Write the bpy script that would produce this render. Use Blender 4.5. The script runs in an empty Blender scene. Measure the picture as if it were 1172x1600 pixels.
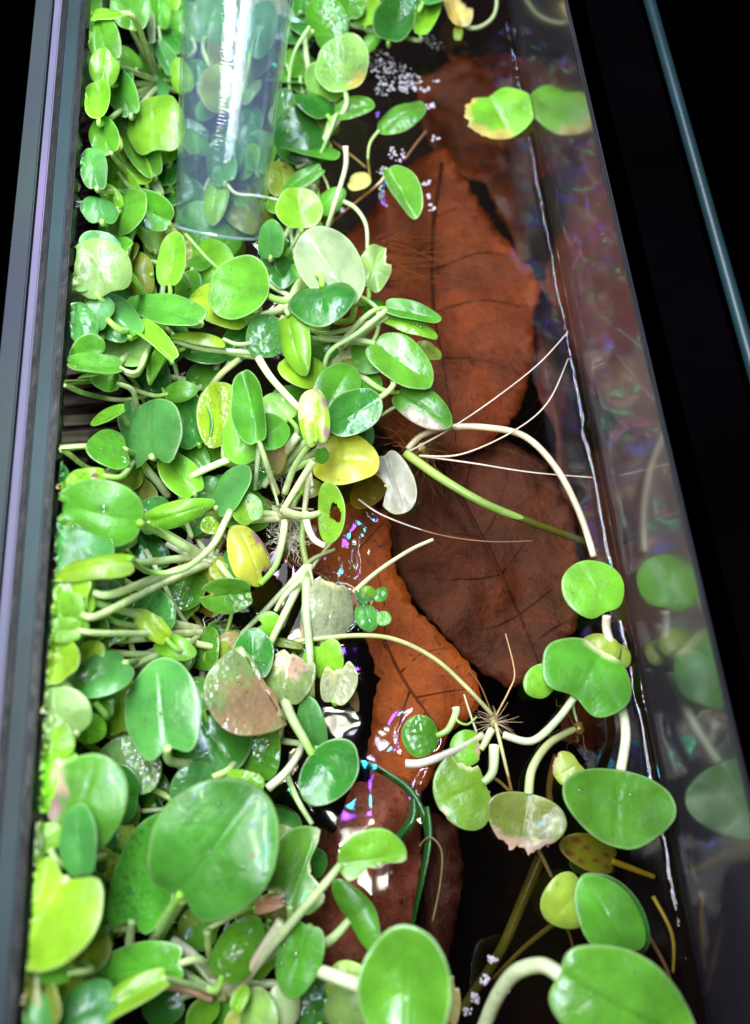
import bpy, bmesh, math, random
from mathutils import Vector, Matrix, noise
from mathutils.geometry import delaunay_2d_cdt, closest_point_on_tri
random.seed(7)
SC = bpy.context.scene
COL = SC.collection
U = 0.01                                   # everything below is laid out in centimetres, linked in metres

# ---------------------------------------------------------------- camera (phone held over the tank)
CAM_H = 20.0
VX, VY = 310 - 586, 800 + 2500             # where the long glass edges converge, from the picture centre
FL = 1300.0
y_c = Vector((VX, VY, -FL)).normalized()
d_c = Vector((0, -FL * FL / VY, -FL)).normalized()
x_c = y_c.cross(-d_c).normalized()
M3 = Matrix((x_c, y_c, -d_c)).transposed()  # columns: world axes seen in the camera frame
R3 = M3.transposed()
camd = bpy.data.cameras.new('camera')
cam = bpy.data.objects.new('camera', camd)
COL.objects.link(cam)
mw = R3.to_4x4(); mw.translation = Vector((0, 0, CAM_H * U)); cam.matrix_world = mw
camd.sensor_fit = 'VERTICAL'; camd.sensor_height = 24; camd.lens = FL / 1600 * 24
camd.clip_start = 0.005; camd.clip_end = 30
camd.dof.use_dof = True; camd.dof.focus_distance = 0.205; camd.dof.aperture_fstop = 6.0
SC.camera = cam

def P(px, py, z=0.0):
    """point of the place (cm) at height z on the line of sight through a pixel of the photograph"""
    d = R3 @ Vector((px - 586, 800 - py, -FL))
    t = (z - CAM_H) / d.z
    return Vector((d.x * t, d.y * t, z))
def ppc(z): return FL / ((CAM_H - z) / 0.93)   # pixels per cm, roughly, at height z

# ---------------------------------------------------------------- world, lamps, exposure
w = bpy.data.worlds.new('World'); SC.world = w; w.use_nodes = True
w.node_tree.nodes['Background'].inputs[0].default_value = (0.55, 0.42, 0.62, 1)
w.node_tree.nodes['Background'].inputs[1].default_value = 0.035
def area(name, loc, size, power, col, rot=(0, 0, 0), size_y=None):
    l = bpy.data.lights.new(name, 'AREA'); l.energy = power; l.color = col
    l.shape = 'RECTANGLE' if size_y else 'SQUARE'; l.size = size * U
    if size_y: l.size_y = size_y * U
    o = bpy.data.objects.new(name, l); o.location = Vector(loc) * U; o.rotation_euler = rot; COL.objects.link(o); return o
# the aquarium lamp: rows of small white, red, green and blue LEDs above the far left of the tank
LEDC = [(.06, .16, 1), (1, 1, .8), (1, .35, .7), (.9, 1, .8), (.04, 1, .5), (.3, .08, 1), (1, 1, .85), (.05, .7, 1), (1, .9, .4), (.8, .75, 1)]
k = 0
for j in range(38):
    for i in range(2):
        area('lamp_led', (-4.6 + i * 3.2 + .3 * (j % 2), -1.0 + j * 1.45, 26), 0.8, 0.036, LEDC[k % 10], (0, 0, 0)); k += 1
area('added_fill', (-8.5, 12, 29), 9, 0.60, (.96, 1, .97), (0, math.radians(4), 0), 36)  # unseen soft fill added above the left, not part of the LED lamp
SC.view_settings.view_transform = 'Standard'; SC.view_settings.look = 'None'
SC.view_settings.exposure = 0.42; SC.view_settings.gamma = 1
cy = SC.cycles
cy.use_denoising = True; cy.max_bounces = 14; cy.diffuse_bounces = 5; cy.glossy_bounces = 5
cy.transparent_max_bounces = 24; cy.transmission_bounces = 8; cy.sample_clamp_indirect = 4; cy.sample_clamp_direct = 30
cy.caustics_reflective = False; cy.caustics_refractive = False

# ---------------------------------------------------------------- materials
def nm(name):
    m = bpy.data.materials.new(name); m.use_nodes = True
    nt = m.node_tree; nt.nodes.clear()
    return m, nt, nt.nodes, nt.links
def N(ns, t, **kw):
    n = ns.new(t)
    for a, b in kw.items():
        if a.startswith('i_'): n.inputs[a[2:].replace('_', ' ')].default_value = b
        elif a.startswith('n'): n.inputs[int(a[1:])].default_value = b
        else: setattr(n, a, b)
    return n
def leafmat(name, dew=0.0, trans=0.44, rough=(.22, .46)):
    m, nt, ns, L = nm(name)
    out = N(ns, 'ShaderNodeOutputMaterial')
    at = N(ns, 'ShaderNodeAttribute', attribute_name='tint')
    tc = N(ns, 'ShaderNodeTexCoord')
    uv = N(ns, 'ShaderNodeUVMap', uv_map='uv')
    n1 = N(ns, 'ShaderNodeTexNoise'); n1.inputs['Scale'].default_value = 110; n1.inputs['Detail'].default_value = 5
    L.new(tc.outputs['Object'], n1.inputs['Vector'])
    r1 = N(ns, 'ShaderNodeMapRange'); r1.inputs[1].default_value = .3; r1.inputs[2].default_value = .7
    r1.inputs[3].default_value = .72; r1.inputs[4].default_value = 1.28
    L.new(n1.outputs['Fac'], r1.inputs[0])
    # veins run from the base to the tip and meet at both ends
    wv = N(ns, 'ShaderNodeTexWave', wave_type='BANDS', bands_direction='Y')
    wv.inputs['Scale'].default_value = 4.5; wv.inputs['Distortion'].default_value = 2.2; wv.inputs['Detail'].default_value = 2
    wv.inputs['Detail Scale'].default_value = 1.5
    L.new(uv.outputs['UV'], wv.inputs['Vector'])
    r2 = N(ns, 'ShaderNodeMapRange'); r2.inputs[1].default_value = .8; r2.inputs[2].default_value = 1
    r2.inputs[3].default_value = 1; r2.inputs[4].default_value = 1.05
    L.new(wv.outputs['Fac'], r2.inputs[0])
    mu = N(ns, 'ShaderNodeMath', operation='MULTIPLY'); L.new(r1.outputs[0], mu.inputs[0]); L.new(r2.outputs[0], mu.inputs[1])
    vm = N(ns, 'ShaderNodeVectorMath', operation='SCALE'); L.new(at.outputs['Color'], vm.inputs[0]); L.new(mu.outputs[0], vm.inputs['Scale'])
    # small darker flecks and specks of algae
    vo = N(ns, 'ShaderNodeTexNoise'); vo.inputs['Scale'].default_value = 900; vo.inputs['Detail'].default_value = 2
    L.new(tc.outputs['Object'], vo.inputs['Vector'])
    r3 = N(ns, 'ShaderNodeMapRange'); r3.inputs[1].default_value = .66; r3.inputs[2].default_value = .74
    r3.inputs[3].default_value = 0; r3.inputs[4].default_value = .35
    L.new(vo.outputs['Fac'], r3.inputs[0])
    mx = N(ns, 'ShaderNodeMix', data_type='RGBA'); L.new(r3.outputs[0], mx.inputs[0]); L.new(vm.outputs[0], mx.inputs[6])
    mx.inputs[7].default_value = (.10, .13, .02, 1)
    n2 = N(ns, 'ShaderNodeTexNoise'); n2.inputs['Scale'].default_value = 260; n2.inputs['Detail'].default_value = 3
    L.new(tc.outputs['Object'], n2.inputs['Vector'])
    rr = N(ns, 'ShaderNodeMapRange'); rr.inputs[1].default_value = .35; rr.inputs[2].default_value = .65
    rr.inputs[3].default_value = rough[0]; rr.inputs[4].default_value = rough[1]
    L.new(n2.outputs['Fac'], rr.inputs[0])
    b1 = N(ns, 'ShaderNodeBump'); b1.inputs['Strength'].default_value = .03; b1.inputs['Distance'].default_value = .0003
    L.new(wv.outputs['Fac'], b1.inputs['Height'])
    b2 = N(ns, 'ShaderNodeBump'); b2.inputs['Strength'].default_value = .35; b2.inputs['Distance'].default_value = .0012
    L.new(n2.outputs['Fac'], b2.inputs['Height']); L.new(b1.outputs[0], b2.inputs['Normal'])
    last = b2
    if dew:
        n3 = N(ns, 'ShaderNodeTexVoronoi'); n3.inputs['Scale'].default_value = 750
        L.new(tc.outputs['Object'], n3.inputs['Vector'])
        b3 = N(ns, 'ShaderNodeBump'); b3.inputs['Strength'].default_value = dew; b3.inputs['Distance'].default_value = .0006
        L.new(n3.outputs['Distance'], b3.inputs['Height']); L.new(b2.outputs[0], b3.inputs['Normal']); last = b3
    pb = N(ns, 'ShaderNodeBsdfPrincipled'); L.new(mx.outputs[2], pb.inputs['Base Color']); L.new(rr.outputs[0], pb.inputs['Roughness'])
    L.new(last.outputs[0], pb.inputs['Normal'])
    pb.inputs['Coat Weight'].default_value = .3; pb.inputs['Coat Roughness'].default_value = .12
    if dew: pb.inputs['Coat Weight'].default_value = .6; pb.inputs['Coat Roughness'].default_value = .06; L.new(last.outputs[0], pb.inputs['Coat Normal'])
    tr = N(ns, 'ShaderNodeBsdfTranslucent')
    hs = N(ns, 'ShaderNodeVectorMath', operation='MULTIPLY'); hs.inputs[1].default_value = (1.9, 1.5, .7)
    L.new(mx.outputs[2], hs.inputs[0]); L.new(hs.outputs[0], tr.inputs['Color'])
    ms = N(ns, 'ShaderNodeMixShader'); ms.inputs[0].default_value = trans
    L.new(pb.outputs[0], ms.inputs[1]); L.new(tr.outputs[0], ms.inputs[2]); L.new(ms.outputs[0], out.inputs[0])
    return m
M_LEAF = leafmat('leaf_green')
M_WET = leafmat('leaf_wet', dew=.32, rough=(.1, .3))
M_SHINY = leafmat('leaf_shiny', trans=.25, rough=(.14, .36))
M_STEM = leafmat('stem_pale', trans=.18, rough=(.3, .5))

def simple(name, col, rough=.5, var=.3, scale=300, bump=.3, dist=.001, met=0, coat=0, spec=.5, col2=None):
    m, nt, ns, L = nm(name); out = N(ns, 'ShaderNodeOutputMaterial'); pb = N(ns, 'ShaderNodeBsdfPrincipled')
    tc = N(ns, 'ShaderNodeTexCoord'); n1 = N(ns, 'ShaderNodeTexNoise'); n1.inputs['Scale'].default_value = scale; n1.inputs['Detail'].default_value = 6
    L.new(tc.outputs['Object'], n1.inputs['Vector'])
    mx = N(ns, 'ShaderNodeMix', data_type='RGBA')
    r = N(ns, 'ShaderNodeMapRange'); r.inputs[1].default_value = .35; r.inputs[2].default_value = .65; L.new(n1.outputs['Fac'], r.inputs[0])
    L.new(r.outputs[0], mx.inputs[0]); c2 = col2 or tuple(c * (1 - var) for c in col)
    mx.inputs[6].default_value = (*c2, 1); mx.inputs[7].default_value = (*col, 1)
    L.new(mx.outputs[2], pb.inputs['Base Color']); pb.inputs['Roughness'].default_value = rough; pb.inputs['Metallic'].default_value = met
    pb.inputs['Coat Weight'].default_value = coat; pb.inputs['Coat Roughness'].default_value = .05; pb.inputs['Specular IOR Level'].default_value = spec
    b = N(ns, 'ShaderNodeBump'); b.inputs['Strength'].default_value = bump; b.inputs['Distance'].default_value = dist
    L.new(n1.outputs['Fac'], b.inputs['Height']); L.new(b.outputs[0], pb.inputs['Normal']); L.new(pb.outputs[0], out.inputs[0])
    return m
def brownmat(name, col, col2, scale=120, spot=(.02, .008, .004), rough=.4, spots=.5):
    m, nt, ns, L = nm(name); out = N(ns, 'ShaderNodeOutputMaterial'); pb = N(ns, 'ShaderNodeBsdfPrincipled')
    tc = N(ns, 'ShaderNodeTexCoord')
    n1 = N(ns, 'ShaderNodeTexNoise'); n1.inputs['Scale'].default_value = scale; n1.inputs['Detail'].default_value = 8; n1.inputs['Roughness'].default_value = .65
    n1.inputs['Distortion'].default_value = .4
    n2 = N(ns, 'ShaderNodeTexNoise'); n2.inputs['Scale'].default_value = 420; n2.inputs['Detail'].default_value = 5; n2.inputs['Roughness'].default_value = .7
    n3 = N(ns, 'ShaderNodeTexVoronoi', feature='DISTANCE_TO_EDGE'); n3.inputs['Scale'].default_value = 420
    for n in (n1, n2, n3): L.new(tc.outputs['Object'], n.inputs['Vector'])
    r = N(ns, 'ShaderNodeMapRange'); r.inputs[1].default_value = .33; r.inputs[2].default_value = .67; L.new(n1.outputs['Fac'], r.inputs[0])
    mx = N(ns, 'ShaderNodeMix', data_type='RGBA'); L.new(r.outputs[0], mx.inputs[0]); mx.inputs[6].default_value = (*col2, 1); mx.inputs[7].default_value = (*col, 1)
    r2 = N(ns, 'ShaderNodeMapRange'); r2.inputs[1].default_value = .56; r2.inputs[2].default_value = .70; r2.inputs[4].default_value = spots; L.new(n2.outputs['Fac'], r2.inputs[0])
    mx2 = N(ns, 'ShaderNodeMix', data_type='RGBA'); L.new(r2.outputs[0], mx2.inputs[0]); L.new(mx.outputs[2], mx2.inputs[6]); mx2.inputs[7].default_value = (*spot, 1)
    r3 = N(ns, 'ShaderNodeMapRange'); r3.inputs[1].default_value = 0; r3.inputs[2].default_value = .03; r3.inputs[3].default_value = .35; r3.inputs[4].default_value = 0; L.new(n3.outputs['Distance'], r3.inputs[0])
    mx3 = N(ns, 'ShaderNodeMix', data_type='RGBA'); L.new(r3.outputs[0], mx3.inputs[0]); L.new(mx2.outputs[2], mx3.inputs[6]); mx3.inputs[7].default_value = (*[c * .4 for c in col2], 1)
    L.new(mx3.outputs[2], pb.inputs['Base Color']); pb.inputs['Roughness'].default_value = rough
    b = N(ns, 'ShaderNodeBump'); b.inputs['Strength'].default_value = .5; b.inputs['Distance'].default_value = .0015
    L.new(n2.outputs['Fac'], b.inputs['Height']); L.new(b.outputs[0], pb.inputs['Normal'])
    L.new(pb.outputs[0], out.inputs[0]); return m
def thin(name, tint, ior, gl_rough=.03, milk=None, milkf=0., bump=0, bscale=200, base=0., stretch=(1, 1, 1)):
    """clear sheet: see-through, mirror-like at a slant by Fresnel"""
    m, nt, ns, L = nm(name); out = N(ns, 'ShaderNodeOutputMaterial')
    t = N(ns, 'ShaderNodeBsdfTransparent'); t.inputs[0].default_value = (*tint, 1)
    g = N(ns, 'ShaderNodeBsdfGlossy'); g.inputs['Roughness'].default_value = gl_rough; g.inputs[0].default_value = (1, 1, 1, 1)
    f = N(ns, 'ShaderNodeLayerWeight'); f.inputs[0].default_value = .5
    if bump:
        tc = N(ns, 'ShaderNodeTexCoord'); mp = N(ns, 'ShaderNodeMapping'); mp.inputs['Scale'].default_value = stretch
        n1 = N(ns, 'ShaderNodeTexNoise'); n1.inputs['Scale'].default_value = bscale; n1.inputs['Detail'].default_value = 3
        L.new(tc.outputs['Object'], mp.inputs[0]); L.new(mp.outputs[0], n1.inputs['Vector'])
        b = N(ns, 'ShaderNodeBump'); b.inputs['Strength'].default_value = bump; b.inputs['Distance'].default_value = .001
        L.new(n1.outputs['Fac'], b.inputs['Height']); L.new(b.outputs[0], g.inputs['Normal']); L.new(b.outputs[0], f.inputs['Normal'])
    ad = N(ns, 'ShaderNodeMath', operation='ADD', use_clamp=True); ad.inputs[1].default_value = base; 
    r0 = ((ior - 1) / (ior + 1)) ** 2
    pw = N(ns, 'ShaderNodeMath', operation='POWER'); pw.inputs[1].default_value = 5; L.new(f.outputs['Facing'], pw.inputs[0])
    ma = N(ns, 'ShaderNodeMath', operation='MULTIPLY_ADD'); ma.inputs[1].default_value = 1 - r0; ma.inputs[2].default_value = r0; L.new(pw.outputs[0], ma.inputs[0])
    L.new(ma.outputs[0], ad.inputs[0])
    ms = N(ns, 'ShaderNodeMixShader'); L.new(ad.outputs[0], ms.inputs[0]); L.new(t.outputs[0], ms.inputs[1]); L.new(g.outputs[0], ms.inputs[2])
    last = ms
    if milk:
        d = N(ns, 'ShaderNodeBsdfDiffuse'); d.inputs[0].default_value = (*milk, 1)
        m2 = N(ns, 'ShaderNodeMixShader'); m2.inputs[0].default_value = milkf; L.new(ms.outputs[0], m2.inputs[1]); L.new(d.outputs[0], m2.inputs[2]); last = m2
    L.new(last.outputs[0], out.inputs[0]); return m
M_WATER = thin('tank_water', (.68, .53, .43), 1.33, .03, bump=.03, bscale=22)
M_MENISC = thin('water_edge', (.93, .9, .9), 1.33, .045, bump=.22, bscale=240, base=.03)
M_DROP = thin('dew_drop', (.98, .99, .98), 1.4, .02, base=.09)
M_TUBE = thin('clear_plastic', (.95, .97, .99), 1.5, .10, milk=(.5, .65, .95), milkf=.035, bump=.1, bscale=500, base=.05)
M_GLINT_FOAM = thin('glint_froth', (.9, .88, .9), 1.33, .05, milk=(.85, .75, .8), milkf=.35, bump=.8, bscale=500, base=.05)  # milky white paints light glinting off ripples, shaped as small beads
M_ROOT = simple('root_fibre', (.50, .42, .26), .5, .4, 900)
M_ROOTW = simple('root_pale', (.72, .66, .48), .45, .3, 900)
M_GLASS = simple('glass_pane', (.045, .038, .050), .2, .5, 18, .0, .001, coat=1.0)
M_GLASS.node_tree.nodes['Principled BSDF'].inputs['Coat Roughness'].default_value = .09
M_BLACK = simple('black_silicone', (.006, .006, .007), .35, .3, 200)
M_TEAL = simple('glass_edge', (.010, .032, .038), .4, .5, 25, .15, .002)
M_LAV = simple('lavender_reflection', (.13, .098, .175), .4, .15, 20, .1, .002, col2=(.085, .085, .13))  # lavender colour paints the light reflected along the glass edge
M_GREYB = simple('smoky_glass_edge', (.012, .024, .022), .55, .5, 30, .1, .002, col2=(.010, .013, .028))
M_DARK = simple('dark_room', (.0011, .0007, .0011), 1, .6, 25, spec=0)
M_BED = simple('tank_bed', (.010, .006, .005), .8, .7, 60, .6, .003)
M_PIPE = simple('black_rubber', (.012, .011, .016), .35, .4, 300, .4, .001, coat=.3)
M_CABLE = simple('dark_green_cable', (.006, .02, .015), .35, .3, 300)

# ---------------------------------------------------------------- linking
def tag(o, label=None, cat=None, group=None, kind=None):
    for a, b in (('label', label), ('category', cat), ('group', group), ('kind', kind)):
        if b: o[a] = b
    return o
NEAR_WALL = ('leaf', 'petiole', 'water_drops', 'roots', 'crown', 'air_hose', 'cable', 'dead_leaf')
def link(name, bm, mat, parent=None, smooth=True, off=None):
    """bmesh in cm world coordinates -> object in metres, its origin at off (cm)"""
    me = bpy.data.meshes.new(name)
    for v in bm.verts:
        if name in NEAR_WALL and name != 'dead_leaf' and v.co.x > XW - .015: v.co.x = XW - .015
    if name in NEAR_WALL:                    # whatever leans on the left glass is pressed flat against it
        cp = Vector((0, 0, CAM_H))
        for v in bm.verts:
            lim = XL + .03 + .02 * max(0, v.co.z)
            if v.co.x < lim:
                q = cp + (v.co - cp) * (lim / v.co.x)
                v.co = q if q.z < HW - .02 else Vector((lim, v.co.y, min(v.co.z, HW - .02)))
    off = off if off is not None else (Vector(parent['_o']) if parent is not None else Vector((0, 0, 0)))
    for v in bm.verts: v.co = (v.co - off) * U
    bm.to_mesh(me); bm.free(); me.materials.append(mat)
    if smooth: me.polygons.foreach_set('use_smooth', [True] * len(me.polygons))
    o = bpy.data.objects.new(name, me); COL.objects.link(o)
    if parent is not None: o.parent = parent
    else: o.location = off * U
    o['_o'] = list(off); return o
def empty(name, at, label, cat, group=None):
    o = bpy.data.objects.new(name, None); o.location = at * U; o['_o'] = list(at); o.empty_display_size = .005
    COL.objects.link(o); return tag(o, label, cat, group)
def colour_layer(bm): return bm.verts.layers.float_color.get('tint') or bm.verts.layers.float_color.new('tint')

def spline(pts, n=6):
    out = []
    m = len(pts)
    for i in range(m - 1):
        p0, p1, p2, p3 = pts[max(i - 1, 0)], pts[i], pts[i + 1], pts[min(i + 2, m - 1)]
        for k in range(n):
            t = k / n
            out.append(.5 * ((2 * p1) + (p2 - p0) * t + (2 * p0 - 5 * p1 + 4 * p2 - p3) * t * t + (3 * p1 - p0 - 3 * p2 + p3) * t ** 3))
    out.append(pts[-1].copy()); return out
def tube(bm, pts, rad, seg=8, col=None, col2=None, cap=True, flat=1.0):
    """rad: function of 0..1 or a number"""
    lay = colour_layer(bm) if col else None
    uvl = None
    rf = rad if callable(rad) else (lambda t: rad)
    n = len(pts); rings = []; up = Vector((0, 0, 1)); prev = None
    for i, p in enumerate(pts):
        d = (pts[min(i + 1, n - 1)] - pts[max(i - 1, 0)])
        if d.length < 1e-6: d = Vector((1, 0, 0))
        d.normalize()
        a = d.cross(up) if prev is None else (prev - d * prev.dot(d))
        if a.length < 1e-3: a = d.cross(Vector((0, 1, 0)))
        a.normalize(); prev = a; b = d.cross(a)
        r = rf(i / max(n - 1, 1)); ring = []
        for k in range(seg):
            th = 2 * math.pi * k / seg
            v = bm.verts.new(p + a * math.cos(th) * r + b * math.sin(th) * r * flat)
            if lay:
                t = i / max(n - 1, 1); c = [col[q] * (1 - t) + (col2 or col)[q] * t for q in range(3)]; v[lay] = (*[min(.85, x * 1.2) for x in c], 1)
            ring.append(v)
        rings.append(ring)
    for i in range(n - 1):
        for k in range(seg):
            bm.faces.new((rings[i][k], rings[i][(k + 1) % seg], rings[i + 1][(k + 1) % seg], rings[i + 1][k]))
    if cap:
        bm.faces.new(rings[0][::-1]); bm.faces.new(rings[-1])
def box(bm, x0, x1, y0, y1, z0, z1, bev=0):
    r = bmesh.ops.create_cube(bm, size=1)
    for v in r['verts']:
        v.co = Vector(((x0 + x1) / 2 + v.co.x * (x1 - x0), (y0 + y1) / 2 + v.co.y * (y1 - y0), (z0 + z1) / 2 + v.co.z * (z1 - z0)))
    if bev: bmesh.ops.bevel(bm, geom=[e for e in bm.edges if e.verts[0] in r['verts']], offset=bev, segments=2, affect='EDGES')

# ---------------------------------------------------------------- setting: bed, water, tank
XW = (P(932, 673).x + P(885, 507).x + P(1000, 1050).x) / 3
HW = 4.4
def top_x(px, py): return P(px, py, HW).x
XL = (P(93, 660, HW).x + P(40, 1300, HW).x) / 2
Y0, Y1 = -16, 40
bm = bmesh.new(); box(bm, XL - .1, XW + .1, Y0, Y1, -16.4, -15)
tag(link('tank_floor', bm, M_BED, smooth=False), kind='structure')
bm = bmesh.new(); box(bm, -60, 60, -60, 90, -34, -33)
tag(link('floor', bm, M_DARK, smooth=False), kind='structure')
aq = empty('aquarium', Vector((0, 0, -15)), 'glass aquarium with black rim and dark teal edges, holding the floating plants', 'aquarium')
XO = XL                                   # far side of the left wall, under its overhanging rim
def slab(name, x0, x1, z0, z1, mat, bev=.0, y0=Y0, y1=Y1):
    bm = bmesh.new(); box(bm, x0, x1, y0, y1, z0, z1, bev); return link(name, bm, mat, aq, smooth=False)
slab('glass_pane', XW, XW + .55, -15, HW, M_GLASS)
slab('glass_pane', XO - .55, XO, -15, HW - .31, M_GLASS)
slab('end_pane', XO, XW, -15, HW - .5, M_GLASS, y0=Y1, y1=Y1 + .6)
def rail(name, x0, x1, z0, z1, mat, bev=.03):
    return slab(name, x0, x1, z0, z1, mat, bev)
xl = XL
rail('black_seal', xl - .16, xl, HW - .3, HW, M_BLACK)
rail('glass_edge', xl - .50, xl - .165, HW - .3, HW - .03, M_TEAL)
rail('black_seal', xl - .66, xl - .505, HW - .3, HW, M_BLACK)
rail('edge_reflection', xl - .86, xl - .665, HW - .3, HW - .02, M_LAV)  # strip coloured as reflected light on the glass
rail('smoky_edge', xl - 1.45, xl - 1.0, HW - .5, HW - .2, M_GREYB)
# right rim
rail('pane_edge', XW - .004, XW + .07, HW, HW + .05, simple('worn_glass_edge', (.02, .022, .024), .3, .4, 60), .01)
rail('rim_ledge', XW + .08, XW + 2.0, HW - .3, HW + .0, M_DARK)
bm = bmesh.new(); tube(bm, [Vector((XW + 2.45, y, HW - .3)) for y in (Y0, 12, Y1)], .15, 20)
link('rounded_glass_edge', bm, M_TEAL, aq)

# water: one sheet, bulging up a little at the edges of leaves
bm = bmesh.new(); nx, ny = 140, 400
RIMS = [(P(x_, y_), rx_ / 61) for x_, y_, rx_ in ((624, 182, 36), (632, 302, 36), (718, 1246, 54), (657, 1150, 30), (728, 1168, 27), (576, 960, 18), (780, 180, 52), (522, 948, 40), (622, 788, 36), (545, 720, 50), (873, 1405, 38), (885, 1205, 28), (845, 1060, 26))]
RIP = [(P(610, 112), 1.2), (P(670, 66), .6), (P(618, 246), .55), (P(672, 300), .5), (P(545, 870), .5)]
vs = []
for j in range(ny + 1):
    for i in range(nx + 1):
        x = XO + .01 + (XW - XO - .02) * i / nx; y = -9 + 41 * j / ny
        z = .02 * noise.noise(Vector((x * 1.1, y * 1.1, 3))) + .005 * noise.noise(Vector((x * 2.5, y * 2.5, 8)))
        d = max(0, XW - x); z += .05 * math.exp(-d / .10)
        for c_, r_ in RIMS:
            if abs(x - c_.x) < r_ + .6 and abs(y - c_.y) < r_ + .6: z += .035 * math.exp(-abs(math.hypot(x - c_.x, y - c_.y) - r_) / .13)
        for c_, r_ in RIP:
            q_ = math.hypot(x - c_.x, y - c_.y)
            if q_ < 2 * r_: z += .03 * math.exp(-(q_ / r_) ** 2) * noise.noise(Vector((x * 4.2, y * 4.2, 1)))
        vs.append(bm.verts.new((x, y, z)))
for j in range(ny):
    for i in range(nx):
        a = j * (nx + 1) + i; bm.faces.new((vs[a], vs[a + 1], vs[a + nx + 2], vs[a + nx + 1]))
tag(link('water', bm, M_WATER), kind='structure')
# the water's edge climbing the right glass, beaded
bm = bmesh.new(); prof = 7; prev = None; n = 420
for j in range(n + 1):
    y = -6 + 34 * j / n; row = []
    k1 = noise.noise(Vector((y * .8, 0, 0))) ; k2 = noise.noise(Vector((y * 5, 4, 0)))
    wd = .36 + .14 * k1 + .035 * k2; hg = .30 + .06 * k1 + .015 * noise.noise(Vector((y * 7, 9, 0)))
    if 9.3 < y < 9.9: wd += .12 * math.sin((y - 9.3) / .6 * math.pi); hg += .1
    for q in range(prof + 1):
        t = q / prof * math.pi / 2
        row.append(bm.verts.new((XW - .004 - wd * (1 - math.sin(t)) , y, .055 + hg * (1 - math.cos(t)) + .007 * noise.noise(Vector((q * .7, y * 9, 2))))))
    if prev:
        for q in range(prof): bm.faces.new((prev[q], prev[q + 1], row[q + 1], row[q]))
    prev = row
tag(link('water_meniscus', bm, M_MENISC), kind='structure')

# ---------------------------------------------------------------- sunken dead leaves, wood
def poly_sheet(name, px, z, mat, label=None, cat=None, parent=None, relief=.12, dome=0., step=.28, thick=.05, tilt=(0, 0), jag=.06, fn=None, kind=None, seed=0):
    """outline in photo pixels at height z; gets relief, edge curl and thickness"""
    ol = [P(x, y, z) for x, y in px]
    c = sum(ol, Vector()) / len(ol)
    fine = []
    for i in range(len(ol)):
        a, b = ol[i], ol[(i + 1) % len(ol)]; m = max(1, int((b - a).length / (step * .6)))
        for k in range(m):
            p = a.lerp(b, k / m); nn = (b - a).cross(Vector((0, 0, 1))).normalized()
            fine.append(p + nn * jag * 2 * noise.noise(Vector((p.x * 5, p.y * 5, seed))) + nn * jag * noise.noise(Vector((p.x * 17, p.y * 17, seed))))
    v2 = [Vector((p.x, p.y)) for p in fine]; nb = len(v2)
    xs = [p.x for p in v2]; ys = [p.y for p in v2]
    def inside(x, y):
        r = False; j = nb - 1
        for i in range(nb):
            if (v2[i].y > y) != (v2[j].y > y) and x < (v2[j].x - v2[i].x) * (y - v2[i].y) / (v2[j].y - v2[i].y) + v2[i].x: r = not r
            j = i
        return r
    def edged(x, y): return min((Vector((x, y)) - q).length for q in v2)
    pts = list(v2); ed = [0.] * nb
    x = min(xs)
    while x < max(xs):
        y = min(ys)
        while y < max(ys):
            xx, yy = x + random.uniform(-.3, .3) * step, y + random.uniform(-.3, .3) * step
            if inside(xx, yy):
                e = edged(xx, yy)
                if e > step * .4: pts.append(Vector((xx, yy))); ed.append(e)
            y += step
        x += step
    vo, _, fo, ov, _, _ = delaunay_2d_cdt(pts, [], [list(range(nb))], 1, 1e-5)
    bm = bmesh.new(); top = []
    for i, v in enumerate(vo):
        src = ov[i][0] if ov[i] else 0; e = ed[src] if src < len(ed) else 0
        h = z + relief * (noise.noise(Vector((v.x * .45, v.y * .45, seed))) + .35 * noise.noise(Vector((v.x * 1.8, v.y * 1.8, seed + 3))))
        h += dome * (1 - math.exp(-e / 1.0)) + tilt[0] * (v.x - c.x) + tilt[1] * (v.y - c.y)
        if fn: h += fn(v.x, v.y, e)
        top.append(bm.verts.new((v.x, v.y, h)))
    for f in fo:
        try: bm.faces.new([top[i] for i in f])
        except ValueError: pass
    bm.normal_update()
    for f in bm.faces:
        if f.normal.z < 0: f.normal_flip()
    g = bmesh.ops.extrude_face_region(bm, geom=bm.faces[:])
    for v in [q for q in g['geom'] if isinstance(q, bmesh.types.BMVert)]: v.co.z -= thick
    # extrude keeps the first faces at the top facing up; turn round whichever ended below
    bmesh.ops.recalc_face_normals(bm, faces=bm.faces[:])
    surf = {}
    if parent is not None: o = link(name, bm, mat, parent)
    else: o = link(name, bm, mat, None, off=c)
    tag(o, label, cat, kind=kind)
    def hz(x, y):
        h = z + relief * (noise.noise(Vector((x * .45, y * .45, seed))) + .35 * noise.noise(Vector((x * 1.8, y * 1.8, seed + 3))))
        e = edged(x, y); h += dome * (1 - math.exp(-e / 1.0)) + tilt[0] * (x - c.x) + tilt[1] * (y - c.y)
        return h + (fn(x, y, e) if fn else 0)
    return o, hz
def vein(parent, hz, pxs, z, r, mat, name='vein'):
    pts = [P(x, y, z) for x, y in pxs]; pts = spline(pts, 6)
    for p in pts: p.z = hz(p.x, p.y) + r * .3
    bm = bmesh.new(); tube(bm, pts, lambda t: r * (1 - .7 * t), 6, flat=.5); return link(name, bm, mat, parent)
B_RED = brownmat('dead_leaf_rust', (.38, .105, .025), (.10, .026, .012), 55, spots=.85)
B_PUR = brownmat('dead_leaf_plum', (.17, .05, .045), (.06, .018, .022), 110)
B_BRN = brownmat('dead_leaf_brown', (.22, .075, .035), (.05, .018, .012), 55, spots=.8)
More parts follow.
